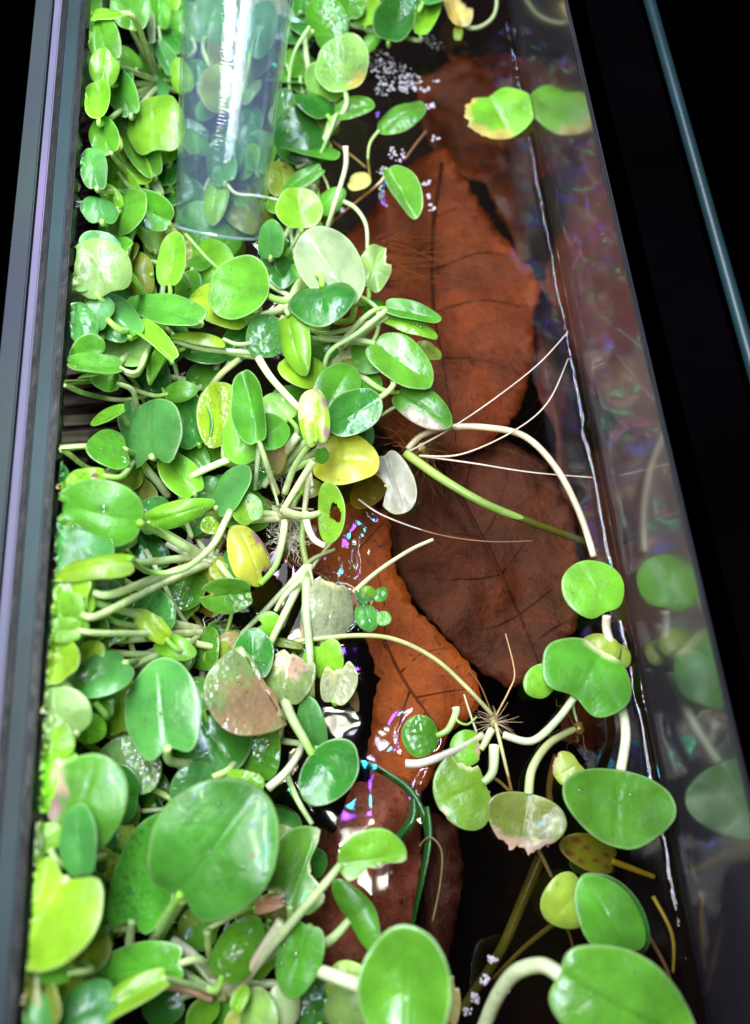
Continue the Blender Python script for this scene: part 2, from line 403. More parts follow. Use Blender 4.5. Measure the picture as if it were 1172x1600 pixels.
B_ORG = brownmat('dead_leaf_orange', (.68, .22, .035), (.30, .08, .016), 70, spots=.8)
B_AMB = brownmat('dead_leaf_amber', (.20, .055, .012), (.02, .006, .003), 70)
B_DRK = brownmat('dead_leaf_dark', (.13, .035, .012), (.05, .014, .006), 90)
B_VEIN = simple('leaf_vein', (.07, .02, .01), .5, .5, 300)
V_ORG = simple('leaf_vein_orange', (.20, .05, .01), .5, .5, 300)
B_WOOD = brownmat('bog_wood', (.50, .22, .17), (.16, .055, .04), 90, rough=.22, spots=.8)

o, hz = poly_sheet('dead_leaf', [(694, 236), (722, 282), (762, 340), (800, 388), (846, 452), (832, 500), (834, 560), (812, 640), (760, 700), (660, 720), (560, 640), (520, 480), (530, 380), (600, 300), (650, 250)], -2.3, B_RED,
    'large rust red dead leaf with a pointed tip sunk under the water', 'dead leaf', relief=.35, tilt=(.04, .02), seed=1)
vein(o, hz, [(690, 262), (676, 360), (676, 450), (690, 560), (712, 690)], -2.3, .07, B_VEIN, 'midrib')
for a in ([(676, 420), (740, 400), (800, 400)], [(680, 480), (740, 470), (828, 480)], [(690, 560), (750, 560), (820, 590)], [(675, 400), (630, 390), (580, 400)], [(678, 500), (620, 500), (560, 520)], [(676, 340), (710, 330), (745, 335)]):
    vein(o, hz, a, -2.3, .035, B_VEIN)
o, hz = poly_sheet('dead_leaf', [(848, 446), (872, 500), (888, 580), (896, 690), (898, 800), (880, 800), (868, 680), (836, 610), (826, 560), (834, 500)], -3.2, B_PUR,
    'narrow plum coloured dead leaf lying along the right glass', 'dead leaf', relief=.5, tilt=(.1, 0), seed=2)
vein(o, hz, [(852, 470), (862, 560), (880, 680), (888, 780)], -3.2, .05, B_VEIN, 'midrib')
o, hz = poly_sheet('dead_leaf', [(600, 700), (680, 668), (770, 676), (850, 720), (896, 800), (908, 900), (900, 980), (868, 1040), (800, 1076), (740, 1040), (690, 990), (640, 930), (605, 860), (590, 780)], -3.0, B_BRN,
    'broad brown dead leaf with dark forked veins under the drifting roots', 'dead leaf', relief=.4, seed=3)
vein(o, hz, [(690, 740), (722, 780), (754, 838), (782, 900), (812, 960), (842, 1040)], -3.0, .085, B_VEIN, 'midrib')
for a in ([(754, 838), (776, 800), (794, 740)], [(722, 780), (735, 730), (745, 690)], [(782, 900), (810, 860), (850, 815)], [(754, 838), (700, 830), (660, 800)], [(782, 900), (730, 910), (680, 905)],
          [(812, 960), (850, 930), (890, 900)], [(812, 960), (770, 980), (740, 985)], [(830, 1010), (860, 985), (890, 970)]):
    vein(o, hz, a, -3.0, .03, B_VEIN)
o, hz = poly_sheet('dead_leaf', [(468, 800), (560, 782), (606, 806), (614, 880), (650, 950), (700, 1000), (745, 1052), (752, 1100), (700, 1150), (668, 1230), (640, 1290), (600, 1280), (574, 1180), (590, 1060), (560, 960), (500, 900), (440, 880)], -1.9, B_ORG,
    'bright orange dead leaf spotted dark, glowing under the open water', 'dead leaf', relief=.35, tilt=(-.02, 0), seed=4)
vein(o, hz, [(600, 1000), (630, 1060), (670, 1120), (690, 1150)], -1.9, .05, V_ORG, 'midrib')
for a in ([(625, 1050), (660, 1020), (710, 1010)], [(650, 1090), (700, 1080), (740, 1075)], [(600, 1010), (600, 940), (585, 880)], [(560, 860), (590, 830), (604, 815)], [(640, 1080), (625, 1130), (620, 1190)], [(665, 1110), (650, 1150), (640, 1200)]):
    vein(o, hz, a, -1.9, .028, V_ORG)
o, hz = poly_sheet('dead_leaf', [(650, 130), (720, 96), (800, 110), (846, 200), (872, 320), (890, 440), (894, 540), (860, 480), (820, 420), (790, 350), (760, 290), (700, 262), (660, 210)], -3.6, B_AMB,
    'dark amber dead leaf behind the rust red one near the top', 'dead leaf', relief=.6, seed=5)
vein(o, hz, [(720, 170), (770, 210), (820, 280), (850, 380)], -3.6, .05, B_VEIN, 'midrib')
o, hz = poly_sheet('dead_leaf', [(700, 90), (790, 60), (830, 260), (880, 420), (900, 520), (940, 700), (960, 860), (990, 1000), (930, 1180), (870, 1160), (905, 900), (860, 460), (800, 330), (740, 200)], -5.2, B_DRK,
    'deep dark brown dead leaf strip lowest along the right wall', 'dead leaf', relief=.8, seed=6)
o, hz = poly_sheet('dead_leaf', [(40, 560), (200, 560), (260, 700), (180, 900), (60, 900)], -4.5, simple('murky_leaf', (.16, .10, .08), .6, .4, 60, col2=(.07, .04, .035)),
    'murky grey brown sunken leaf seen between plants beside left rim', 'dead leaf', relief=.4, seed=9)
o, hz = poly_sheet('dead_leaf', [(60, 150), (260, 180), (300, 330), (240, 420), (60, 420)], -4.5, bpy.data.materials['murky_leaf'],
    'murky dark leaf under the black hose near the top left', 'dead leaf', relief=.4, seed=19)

# bog wood
def woodf(x, y, e):
    return (.22 * noise.noise(Vector((x * .9 + 3, y * .35, 7))) + .22 * abs(noise.noise(Vector((x * 3.2, y * .7, 1)))) + .03 * noise.noise(Vector((x * 9, y * 3, 4)))
            - 1.3 * math.exp(-((x - P(628, 1345, -.6).x) ** 2 + (y - P(628, 1345, -.6).y) ** 2) / .12) - .14 * math.exp(-((x - P(575, 1275, -.6).x) ** 2 + (y - P(575, 1275, -.6).y) ** 2) / .06))
wood = empty('bog_wood', P(600, 1400, -4), 'pinkish brown bog wood with a dark hollow rising to the water surface', 'driftwood')
poly_sheet('wood_stub', [(548, 1232), (600, 1208), (640, 1222), (660, 1262), (662, 1310), (652, 1400), (640, 1500), (600, 1600), (500, 1620), (470, 1500), (480, 1400), (520, 1310)], -1.25, B_WOOD, parent=wood, relief=.15, dome=1.15, step=.13, thick=5, fn=woodf, seed=11)
poly_sheet('wood_limb', [(664, 1260), (712, 1290), (724, 1360), (712, 1440), (690, 1560), (640, 1600), (640, 1440), (650, 1340)], -3.2, brownmat('bog_wood_dark', (.16, .06, .045), (.05, .02, .016), 160, rough=.4), parent=wood, relief=.2, dome=.9, step=.2, thick=5, fn=woodf, seed=12)
poly_sheet('wood_limb', [(480, 1290), (540, 1300), (560, 1400), (540, 1600), (440, 1600), (420, 1420)], -2.6, bpy.data.materials['bog_wood_dark'], parent=wood, relief=.2, dome=.6, step=.2, thick=4, fn=woodf, seed=13)

# hoses and cable at the upper left
def hose(name, pxs, r, mat, label, cat):
    pts = spline([P(*p) for p in pxs], 8); c = pts[0].copy(); bm = bmesh.new(); tube(bm, pts, r, 14)
    return tag(link(name, bm, mat, None, off=c), label, cat)
hose('air_hose', [(100, 40, -.9), (150, 68, -.6), (200, 98, -.4), (245, 128, -.7), (300, 170, -1.4)], .27, M_PIPE, 'thick black hose with algae specks passing under leaves at the top left', 'hose')
hose('air_hose', [(90, 170, -1.4), (150, 210, -1.2), (200, 250, -1.2), (260, 300, -1.6)], .2, M_PIPE, 'thinner black hose below the thick one beside the left rim', 'hose')
hose('cable', [(80, 300, .9), (130, 325, .8), (165, 345, .7), (198, 380, .5), (215, 420, .1)], .075, M_CABLE, 'dark green cable curving in from the left rim', 'cable')

# the clear plastic tube
TB, TT = P(340, 362, .6), P(378, -60, 5.2)
def clear_tube():
    ax = (TT - TB).normalized(); a = ax.cross(Vector((0, 1, 0))).normalized(); b = ax.cross(a)
    bm = bmesh.new(); seg = 60; R0 = 1.21; L = (TT - TB).length * 1.15; rows = int(L / .0135); rings = []
    for rr in (R0, R0 - .07):
        for j in range(rows + 1):
            t = j / rows; ring = []
            for k in range(seg):
                th = 2 * math.pi * k / seg; am = .0024
                r = rr + am * noise.noise(Vector((math.cos(th) * 2.6, math.sin(th) * 2.6, j * .0135 / .024 + rr * 50))) + .012 * noise.noise(Vector((math.cos(th) * 1.5, math.sin(th) * 1.5, t * 5)))
                if j < 3: r += .02 * (3 - j) / 3
                ring.append(bm.verts.new(TB + ax * (L * t) + (a * math.cos(th) + b * math.sin(th)) * r * (1 + .24 * t)))
            rings.append(ring)
    n1 = rows + 1
    for s in (0, 1):
        for j in range(rows):
            for k in range(seg):
                q = (rings[s * n1 + j][k], rings[s * n1 + j][(k + 1) % seg], rings[s * n1 + j + 1][(k + 1) % seg], rings[s * n1 + j + 1][k])
                bm.faces.new(q if s else q[::-1])
    for k in range(seg): bm.faces.new((rings[0][k], rings[0][(k + 1) % seg], rings[n1][(k + 1) % seg], rings[n1][k]))
    for k in range(seg): bm.faces.new((rings[rows][k], rings[rows][(k + 1) % seg], rings[n1 + rows][(k + 1) % seg], rings[n1 + rows][k]))
    o = link('clear_tube', bm, M_TUBE, None, off=TB)
    tag(o, 'clear plastic tube with glittering streaks standing among the leaves at the top', 'tube')
    bm = bmesh.new(); pts = [TB + (a * math.cos(q * math.pi / 24) + b * math.sin(q * math.pi / 24)) * 1.19 for q in range(49)]
    tube(bm, pts, .04, 8, cap=False); link('tube_lip', bm, thin('tube_lip', (.80, .90, .94), 1.5, .08, milk=(.6, .75, .85), milkf=.3, base=.3), o)
    return ax, a, b
clear_tube()

# ---------------------------------------------------------------- leaves
TINT = dict(
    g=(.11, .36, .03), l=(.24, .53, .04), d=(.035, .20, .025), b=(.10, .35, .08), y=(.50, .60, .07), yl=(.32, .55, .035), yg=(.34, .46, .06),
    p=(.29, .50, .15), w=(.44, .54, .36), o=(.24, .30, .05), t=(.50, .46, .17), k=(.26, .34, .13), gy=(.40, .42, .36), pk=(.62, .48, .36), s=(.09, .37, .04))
EDGE = dict(mud=(.36, .24, .12), brown=(.30, .14, .06), pale=(.72, .72, .45), pink=(.62, .47, .34), tan=(.62, .55, .14), white=(.75, .76, .62), purple=(.34, .20, .22), mould=(.46, .40, .30))
def parse(s):
    o = {}
    for tk in s.split():
        i = 0
        while i < len(tk) and (tk[i].isalpha()): i += 1
        o[tk[:i]] = float(tk[i:]) if tk[i:] else 1.0
    return o
PLANTS = {}
def plant(key, px, py, z, label):
    p = P(px, py, z)
    PLANTS[key] = dict(e=empty('floating_plant', p, label, 'water plant', 'floating plants crowding the tank'), c=p, n=0, pet=[], roots=True, r=0)
random.seed(11)
def leaf(key, bx, by, tx, ty, wpx, tint, opt='', bites=(), stains=(), label=None, pet=None):
    """bites: (angle deg, half width deg, depth, edge colour); stains: (u, v, radius, colour)"""
    o = parse(opt); pl = PLANTS[key]
    z = o.get('z', .7); dz = o.get('dz', random.uniform(-.3, .5) if bx < 520 else random.uniform(-.12, .2))
    zb, zt = z - dz / 2, z + dz / 2
    B, T = P(bx, by, zb), P(tx, ty, zt)
    for q in (B, T):
        if q.x > XW - .12: q.x = XW - .12
    dpx = Vector((tx - bx, ty - by)); hx = abs(dpx.y) / max(1, dpx.length) * wpx * .5
    left = min(bx, tx, (bx + tx) / 2 - hx); x0 = P(left, (by + ty) / 2, 0).x
    if x0 * (CAM_H - z) / CAM_H < XL + .1:      # rests high against the left glass
        zn = min(3.9, CAM_H * (1 - (XL + .1) / x0)); zn = max(z, zn + .1 * z); B, T = P(bx, by, zn - dz / 2), P(tx, ty, zn + dz / 2); z = zn
    L = (T - B).length; ax = (T - B) / L
    W = wpx * (1.14 if bx < 520 else 1.05) * (P((bx + tx) / 2 + 1, (by + ty) / 2, z) - P((bx + tx) / 2, (by + ty) / 2, z)).length; roll = o.get('r', random.uniform(-26, 26) if bx < 520 else random.uniform(-12, 12)); W /= max(.4, math.cos(math.radians(roll)) * .97)
    lat = ax.cross(Vector((0, 0, 1))).normalized(); nn = lat.cross(ax).normalized()
    if nn.z < 0: nn = -nn; lat = -lat
    R = Matrix.Rotation(math.radians(roll), 3, ax); lat = R @ lat; nn = R @ nn
    notch = o.get('n', .06); lobe = o.get('lb', .03); egg = o.get('e', -.12); fold = o.get('f', random.uniform(-.04, .20)); cup = o.get('c', random.uniform(-.32, .16))
    bend = o.get('b', random.uniform(-.1, .02)); wave = o.get('wv', .012); sd = random.uniform(0, 100); th_ = o.get('th', .036)
    nr, ns = (12, 56) if (bites or stains or wpx > 100 or 'hole' in o) else (7, 36)
    SS = [(1 - (1 - q_ / (nr - 2)) * 1.0) * .93 for q_ in range(nr - 1)] + [.98, 1.0]
    base = TINT[tint]; jj = 1 + random.uniform(-.12, .12); base = tuple(min(.9, c * jj * (1 + random.uniform(-.08, .08))) for c in base)
    bm = bmesh.new(); lay = colour_layer(bm); uvl = bm.loops.layers.uv.new('uv'); uvd = {}
    def out(th):
        d = math.atan2(math.sin(th - math.pi), math.cos(th - math.pi))
        u = .5 + .5 * math.cos(th) + notch * math.exp(-(d / .3) ** 2) - lobe * math.exp(-((abs(d) - .62) / .35) ** 2)
        v = .5 * math.sin(th) * (1 + egg * math.cos(th))
        if 'pt' in o: u += o['pt'] * math.exp(-(math.atan2(math.sin(th), math.cos(th)) / .35) ** 2)
        f = 1 + .05 * noise.noise(Vector((math.cos(th) * 1.1 + sd, math.sin(th) * 1.1, 0))) + .008 * noise.noise(Vector((math.cos(th) * 6 + sd, math.sin(th) * 6, 0)))
        v += .03 * noise.noise(Vector((sd, u * 2, 4)))
        if 'hf' in o: v = max(v, -.05 + .03 * noise.noise(Vector((u * 6, sd, 0))))
        bt = 0; bc = None
        for (a0, hw, dp, ec) in bites:
            da = math.degrees(abs(math.atan2(math.sin(th - math.radians(a0)), math.cos(th - math.radians(a0)))))
            q = max(0, min(1, (hw - da) / (hw * .35) ))
            q = q * q * (3 - 2 * q)
            jag = .10 * noise.noise(Vector((math.cos(th) * 5 + sd, math.sin(th) * 5, 3))) + .05 * noise.noise(Vector((math.cos(th) * 14 + sd, math.sin(th) * 14, 3)))
            f *= 1 - q * (dp + jag)
            if da < hw * 1.25: bt = max(bt, min(1, (hw * 1.25 - da) / (hw * .4))); bc = ec
        return .5 + (u - .5) * f, v * f, bt, bc
    def height(u, v):
        du = u - .5
        h = fold * (math.sqrt(v * v + .004) - .06) * 1.2 + cup * 2 * (du * du + v * v - .1) + bend * 1.6 * max(0, u - .2) ** 2
        h += .016 * noise.noise(Vector((u * 2.5 + sd, v * 2.5, 0))) + wave * math.sin(5 * math.atan2(v, du) + sd) * min(1, 4 * (du * du + v * v))
        h -= .014 * math.exp(-(v / .03) ** 2) * (1 if u < .85 else 0)
        return h
    def pos(u, v, off): 
        uu = (u - notch * .8) / (1 - notch * .8)
        return B + ax * (uu * L) + lat * (v * W) + nn * (height(u, v) * L + off)
    ols = [out(2 * math.pi * k / ns) for k in range(ns)]
    grid = {}
    for side in (1, -1):
        for i in range(nr + 1):
            s = SS[i]
            for k in range(ns):
                if i == 0 and k > 0: grid[side, i, k] = grid[side, 0, 0]; continue
                if i == nr and side == -1: grid[side, i, k] = grid[1, i, k]; continue
                ou, ov, bt, bc = ols[k]
                cu = .42
                u = cu + (ou - cu) * s; v = ov * s
                pf = math.sqrt(max(0, 1 - s ** 14)) * th_ * .5
                vert = bm.verts.new(pos(u, v, side * pf))
                c = list(base)
                nf = .5 + .5 * noise.noise(Vector((u * 2 + sd, v * 2, 9)))
                alt = (base[0] * 1.25 + .02, base[1] * 1.2, base[2] * .8)
                c = [c[q] * (1 - .45 * nf) + alt[q] * .45 * nf for q in range(3)]
                if s > .97: c = [x * .7 + y_ * .3 for x, y_ in zip(c, (.60, .74, .40))]
                if bt and s > .8:
                    e = EDGE[bc]; q = bt * min(1, (s - .72) / .2); c = [c[j] * (1 - q) + e[j] * q for j in range(3)]
                for (su, sv, sr, sc) in stains:
                    dd = math.hypot(u - su, (v - sv)) / sr + .5 * noise.noise(Vector((u * 9 + sd, v * 9, 5))) + .25 * noise.noise(Vector((u * 24 + sd, v * 24, 5)))
                    if dd < 1:
                        q = min(1, (1 - dd) * 2.2); e = EDGE[sc]; c = [c[j] * (1 - q) + e[j] * q for j in range(3)]
                vert[lay] = (*c, 1); grid[side, i, k] = vert
                uvd[vert] = (u, v / max(.12, math.sqrt(max(.01, u * (1 - u)))) * .5 + .5)
    hole = o.get('hole')
    def skip(i, k):
        if not hole: return False
        ou, ov, _, _ = ols[k]; s = (SS[i] + SS[i + 1]) / 2; u = .42 + (ou - .42) * s; v = ov * s
        return ((u - .62) / .22) ** 2 + ((v + .04 * math.sin(u * 14)) / .15) ** 2 < 1
    for side in (1, -1):
        for i in range(nr):
            for k in range(ns):
                if skip(i, k): continue
                a, b_, c_, d = grid[side, i, k], grid[side, i + 1, k], grid[side, i + 1, (k + 1) % ns], grid[side, i, (k + 1) % ns]
                vs = [a, b_, c_, d] if i else [a, b_, c_]
                vs = vs if side == 1 else vs[::-1]
                try: f = bm.faces.new(vs)
                except ValueError: continue
                for lp in f.loops: lp[uvl].uv = uvd[lp.vert]
    if hole: 
        for v in [v for v in bm.verts if not v.link_faces]: bm.verts.remove(v)
    if 'dew' in o or tint in ('k',): mat = M_WET
    elif tint == 'd' or 'sh' in o: mat = M_SHINY
    else: mat = M_LEAF
    lf = link('leaf', bm, mat, pl['e']); lf.data.materials[0] = mat
    if label: lf['label'] = label
    pl['n'] += 1
    nd = int(o.get('drops', o.get('dew', 0)))
    if not nd and random.random() < .3: nd = random.randint(4, 16)
    if nd:
        db = bmesh.new()
        for _ in range(nd):
            for _t in range(12):
                u, v = random.uniform(.1, .92), random.uniform(-.42, .42)
                if (u - .5) ** 2 + v * v < .19: break
            r = random.choice((.022, .03, .03, .04, .05)) * (1.9 if random.random() < o.get('big', .04) else 1)
            g = bmesh.ops.create_icosphere(db, subdivisions=2 if r > .05 else 1, radius=1)
            ctr = pos(u, v, th_ * .5)
            for vv in g['verts']:
                cc = vv.co.copy(); vv.co = ctr + (ax * cc.x * random.uniform(.95, 1.05) + lat * cc.y) * r + nn * max(cc.z, -.2) * r * .6
        tag(link('water_drops', db, M_DROP, lf), kind='stuff')
    if 'np' not in o:
        c = pl['c'].copy()
        if pet: pts = [B + ax * .05] + [P(*q) for q in pet]
        else:
            dist = (c - B).length; out_ = B - ax * (min(.28, dist * .2) if (c - B).dot(ax) < 0 else -.12) - Vector((0, 0, .22))
            c.z = .1; mid = out_.lerp(c, .45); mid.z = max(.08, min(mid.z, B.z - .55)) if z > .8 else mid.z - .05
            pts = [B + ax * .05, out_, mid, c + Vector((random.uniform(-.1, .1), random.uniform(-.1, .1), 0))]
        pts = spline(pts, 6); pb = bmesh.new(); r0 = o.get('pr', .05 + min(.06, wpx * .0006))
        c1 = TINT['l'] if random.random() < .35 else (.42, .58, .20)
        if 'pc' in o: c1 = ((.66, .72, .46), (.62, .40, .25), (.30, .42, .08))[int(o['pc'])]
        tube(pb, pts, lambda t: r0 * (.75 + .45 * t), 9, c1, (.62, .66, .40))
        pt = link('petiole', pb, M_STEM, pl['e']); uv0(pt)
    return B, T
def uv0(o):
    if 'uv' not in o.data.uv_layers: o.data.uv_layers.new(name='uv')
def stem(key, pxs, r, c1=(.42, .56, .22), c2=None, name='petiole', label=None, taper=.3, seg=9):
    pts = spline([P(*q) for q in pxs], 8); bm = bmesh.new()
    tube(bm, pts, lambda t: r * (1 - taper * t), seg, c1, c2)
    par = PLANTS[key]['e']; o = link(name, bm, M_STEM, par); uv0(o)
    if label: o['label'] = label
    return o
def crown(key, nroots=26, pale=.5, size=.13, spread=1.1, depth=2.2):
    """small knot in the middle of a plant with its beard of roots"""
    pl = PLANTS[key]; c = pl['c']; bm = bmesh.new(); lay = colour_layer(bm)
    g = bmesh.ops.create_icosphere(bm, subdivisions=3, radius=size)
    for v in g['verts']:
        v.co *= 1 + .5 * noise.noise(v.co * 9); v.co.z *= .8; v.co += c; v[lay] = (.50, .46, .16, 1)
    uv0(link('crown', bm, M_STEM, pl['e']))
    bm = bmesh.new()
    for _ in range(nroots):
        a = random.uniform(0, 6.283); rr = random.uniform(.3, 1) * spread; p = c + Vector((0, 0, -.03)); pts = [p.copy()]
        dn = random.uniform(.02, 1) * depth; m = 7
        for i in range(1, m + 1):
            t = i / m; a += random.uniform(-.25, .25)
            pts.append(c + Vector((math.cos(a) * rr * t ** .8 + random.uniform(-.05, .05), math.sin(a) * rr * t ** .8 + random.uniform(-.05, .05), -.05 - dn * t * t)))
        tube(bm, pts, lambda t: random.uniform(.010, .016) * (1 - .6 * t), 4, cap=False)
    tag(link('roots', bm, M_ROOTW if pale > .5 else M_ROOT, pl['e']), kind='stuff')
# ---------------------------------------------------------------- the plants: crown pixel, height, label
for a in [
 ('TL', 248, 128, .1, 'floating plant with upright bright green leaves left of the clear tube at the top'),
 ('WL', 222, 300, .1, 'floating plant of long narrow leaves between left rim and tube end'),
 ('UT', 372, 190, .0, 'floating plant seen blurred through the clear plastic tube'),
 ('TM', 500, 236, .0, 'floating plant with dewy leaves just right of the clear tube'),
 ('TR', 612, 55, .0, 'floating plant of dark beaded leaves at the top edge beside the painted ripple glints'),
 ('TT', 740, 8, .0, 'torn tan leaf on a curled stem at the top right of the open water'),
 ('FO', 578, 262, .0, 'two separate small oval leaves on thin stems floating near the white painted ripple glints'),
 ('MU', 492, 288, .0, 'small floating plant with yellowing leaves right of the tube end'),
 ('CP', 470, 470, .1, 'floating plant with a large whitish leaf back and a dark kidney leaf before it'),
 ('LU', 250, 500, .1, 'floating plant of big pale and bluish leaves by the left rim'),
 ('LM', 330, 600, .1, 'floating plant with a round glossy dark centred leaf and lime strap stems'),
 ('CR', 530, 560, .0, 'floating plant reaching folded green leaves right over the rust red dead leaf'),
 ('CB', 430, 735, .3, 'floating plant with glowing lime leaves and a folded cream and yellow leaf'),
 ('LB', 225, 700, .1, 'floating plant with a large kidney leaf left of the glowing lime leaves'),
 ('CC', 445, 800, .5, 'floating plant with a white beard of roots and a holed ring shaped leaf'),
 ('LC', 330, 872, .1, 'floating plant with a long curved green stem and edge-on leaves at the left rim'),
 ('LD', 318, 990, .1, 'floating plant with a raised lime leaf scrap over dewy round leaves'),
 ('CM', 482, 890, -.1, 'half sunken plant with straight pale stems and glittering colourless leaves'),
 ('TI', 583, 940, .0, 'tiny floating sprout of four small leaves on the orange dead leaf'),
 ('LE', 97, 1100, .5, 'floating plant with feathery white rootlets on a pale leaf by the left rim'),
 ('MC', 400, 1150, .0, 'floating plant with a tall bluish leaf, a slimy brown leaf and ragged pink leaf'),
 ('BL', 200, 1330, .1, 'plant with a big leaf split along a brown papery tear'),
 ('BH', 235, 1500, .5, 'floating plant carrying the largest dark heart shaped leaf'),
 ('BW', 95, 1500, .8, 'floating plant with a big lime heart leaf in the lower left corner'),
 ('BC', 345, 1548, .6, 'floating plant with bitten crescent leaves on long stems from a rusty crown'),
 ('BR', 560, 1590, .5, 'floating plant with a smooth upright oval leaf at the bottom edge'),
 ('SR', 660, 1015+0-315, -.05, 'bare stemmed plant trailing long pale roots to the right glass'),
 ('ST', 772, 1128, -.05, 'star shaped sprout with fine rootlets and round leaves in open water'),
 ('RG', 905, 1138, -.1, 'floating plant with pale stems and round leaves against the right glass'),
 ('RS', 1040, 1378, -.6, 'single yellow leaf with dark spots on a yellow stem at the right glass'),
 ('RB', 860, 1480, .2, 'floating plant with a folded leaf and big shiny leaf in the lower right'),
 ('GL', 790, 190, -.1, 'yellow edged floating leaf touching the right glass near the top'),
]: plant(*a)
X = leaf
# --- top left, left of the tube
X('TL', 205, 46, 205, -25, 52, 'g', 'z2.2 r10'); X('TL', 192, 20, 140, 30, 58, 'l', 'z1.6'); X('TL', 248, 44, 246, -22, 28, 'g', 'z1.8 r30')
X('TL', 238, 66, 234, 8, 12, 'w', 'z1.9 f.3 np'); X('TL', 286, 84, 260, 38, 36, 'd', 'z1.2'); X('TL', 270, 120, 246, 60, 26, 'b', 'z1.3'); X('TL', 288, 142, 276, 88, 30, 'l', 'z1.2')
X('TL', 206, 180, 166, 96, 42, 'g', 'z2 f.05 e-.05'); X('TL', 155, 188, 156, 124, 36, 'l', 'z1.5'); X('TL', 244, 233, 238, 137, 80, 'l', 'z2.5 np c-.2')
X('TL', 245, 160, 230, 120, 44, 'b', 'z.6'); X('TL', 215, 108, 180, 68, 34, 'g', 'z.8'); X('TL', 300, 60, 285, -10, 50, 'g', 'z.7'); X('TL', 262, 20, 270, -20, 34, 'l', 'z.9')
stem('TL', [(208, 44, 1.9), (222, 78, 1.5), (245, 122, .5), (248, 128, .1)], .055, (.55, .66, .36)); stem('TL', [(234, 60, 1.6), (240, 95, 1), (248, 128, .1)], .05, (.60, .66, .4))
# --- left wall, upper
X('WL', 243, 276, 194, 180, 42, 'g', 'z2.0 f.08 e-.05'); X('WL', 184, 236, 160, 202, 26, 'yg', 'z1.2'); X('WL', 230, 290, 184, 222, 36, 'l', 'z1.5 f.2'); X('WL', 251, 303, 222, 248, 14, 'w', 'z1.3')
X('WL', 152, 294, 142, 224, 36, 'b', 'z1.6'); X('WL', 186, 270, 166, 247, 22, 'l', 'z1'); X('WL', 186, 325, 158, 286, 25, 'l', 'z1.2 f.3'); X('WL', 267, 348, 186, 303, 46, 'g', 'z1.9 f.1')
X('WL', 243, 391, 208, 326, 24, 'p', 'z1.2 r20'); X('WL', 235, 240, 215, 190, 40, 'l', 'z.7'); X('WL', 270, 300, 245, 240, 36, 'g', 'z.8'); X('WL', 205, 370, 180, 335, 30, 'p', 'z.6'); X('WL', 222, 345, 195, 318, 30, 'l', 'z.5')
X('WL', 265, 290, 262, 225, 30, 'd', 'z1.0'); X('WL', 238, 355, 212, 312, 26, 'p', 'z.9')
# --- under the tube
X('UT', 345, 178, 345, 94, 56, 'yg', 'z.9 np'); X('UT', 390, 84, 418, -4, 50, 'b', 'z1.4'); X('UT', 352, 285, 334, 208, 42, 'b', 'z.9'); X('UT', 342, 276, 332, 352, 36, 'l', 'z.7'); X('UT', 372, 160, 398, 118, 40, 'p', 'z.6')
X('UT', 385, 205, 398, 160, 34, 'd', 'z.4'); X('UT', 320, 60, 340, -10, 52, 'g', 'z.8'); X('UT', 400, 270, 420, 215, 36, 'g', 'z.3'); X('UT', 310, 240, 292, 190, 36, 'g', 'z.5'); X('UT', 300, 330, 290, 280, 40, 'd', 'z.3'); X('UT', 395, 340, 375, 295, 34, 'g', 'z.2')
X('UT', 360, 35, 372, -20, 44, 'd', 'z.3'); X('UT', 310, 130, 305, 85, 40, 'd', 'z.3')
stem('UT', [(342, 262, .8), (365, 300, .9), (400, 306, .9), (440, 314, .8), (478, 330, .3)], .055, (.62, .66, .42))
stem('UT', [(350, -10, .3), (362, 50, .3), (385, 100, .2), (400, 140, 0)], .06, (.40, .44, .2))
# --- right of the tube, top
X('TM', 488, 50, 538, 14, 66, 'g', 'z1.4 dew40'); X('TM', 540, 146, 535, 56, 78, 'p', 'z1.3 dew60 n.02', stains=((.12, .25, .22, 'tan'),)); X('TM', 498, 150, 522, 100, 52, 'p', 'z.8 dew20'); X('TM', 526, 178, 586, 160, 40, 'g', 'z1 dew40')
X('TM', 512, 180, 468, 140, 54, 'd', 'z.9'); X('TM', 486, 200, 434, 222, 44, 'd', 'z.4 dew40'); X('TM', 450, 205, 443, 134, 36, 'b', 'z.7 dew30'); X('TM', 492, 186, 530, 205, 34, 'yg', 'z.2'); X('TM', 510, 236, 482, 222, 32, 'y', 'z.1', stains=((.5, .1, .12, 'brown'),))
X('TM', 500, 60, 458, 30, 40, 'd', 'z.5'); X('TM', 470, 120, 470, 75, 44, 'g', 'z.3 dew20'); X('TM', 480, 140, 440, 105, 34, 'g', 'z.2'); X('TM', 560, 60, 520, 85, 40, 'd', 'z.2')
stem('TM', [(526, 178, 1), (512, 215, .7), (498, 246, .2)], .06, (.42, .6, .25)); stem('TM', [(484, 42, 1.3), (462, 78, 1), (452, 120, .6), (455, 160, .1)], .06, (.42, .6, .22)); stem('TM', [(463, 262, .1), (485, 250, .1), (505, 215, 0), (545, 240, -.1), (572, 262, -.2)], .05, (.5, .5, .26))
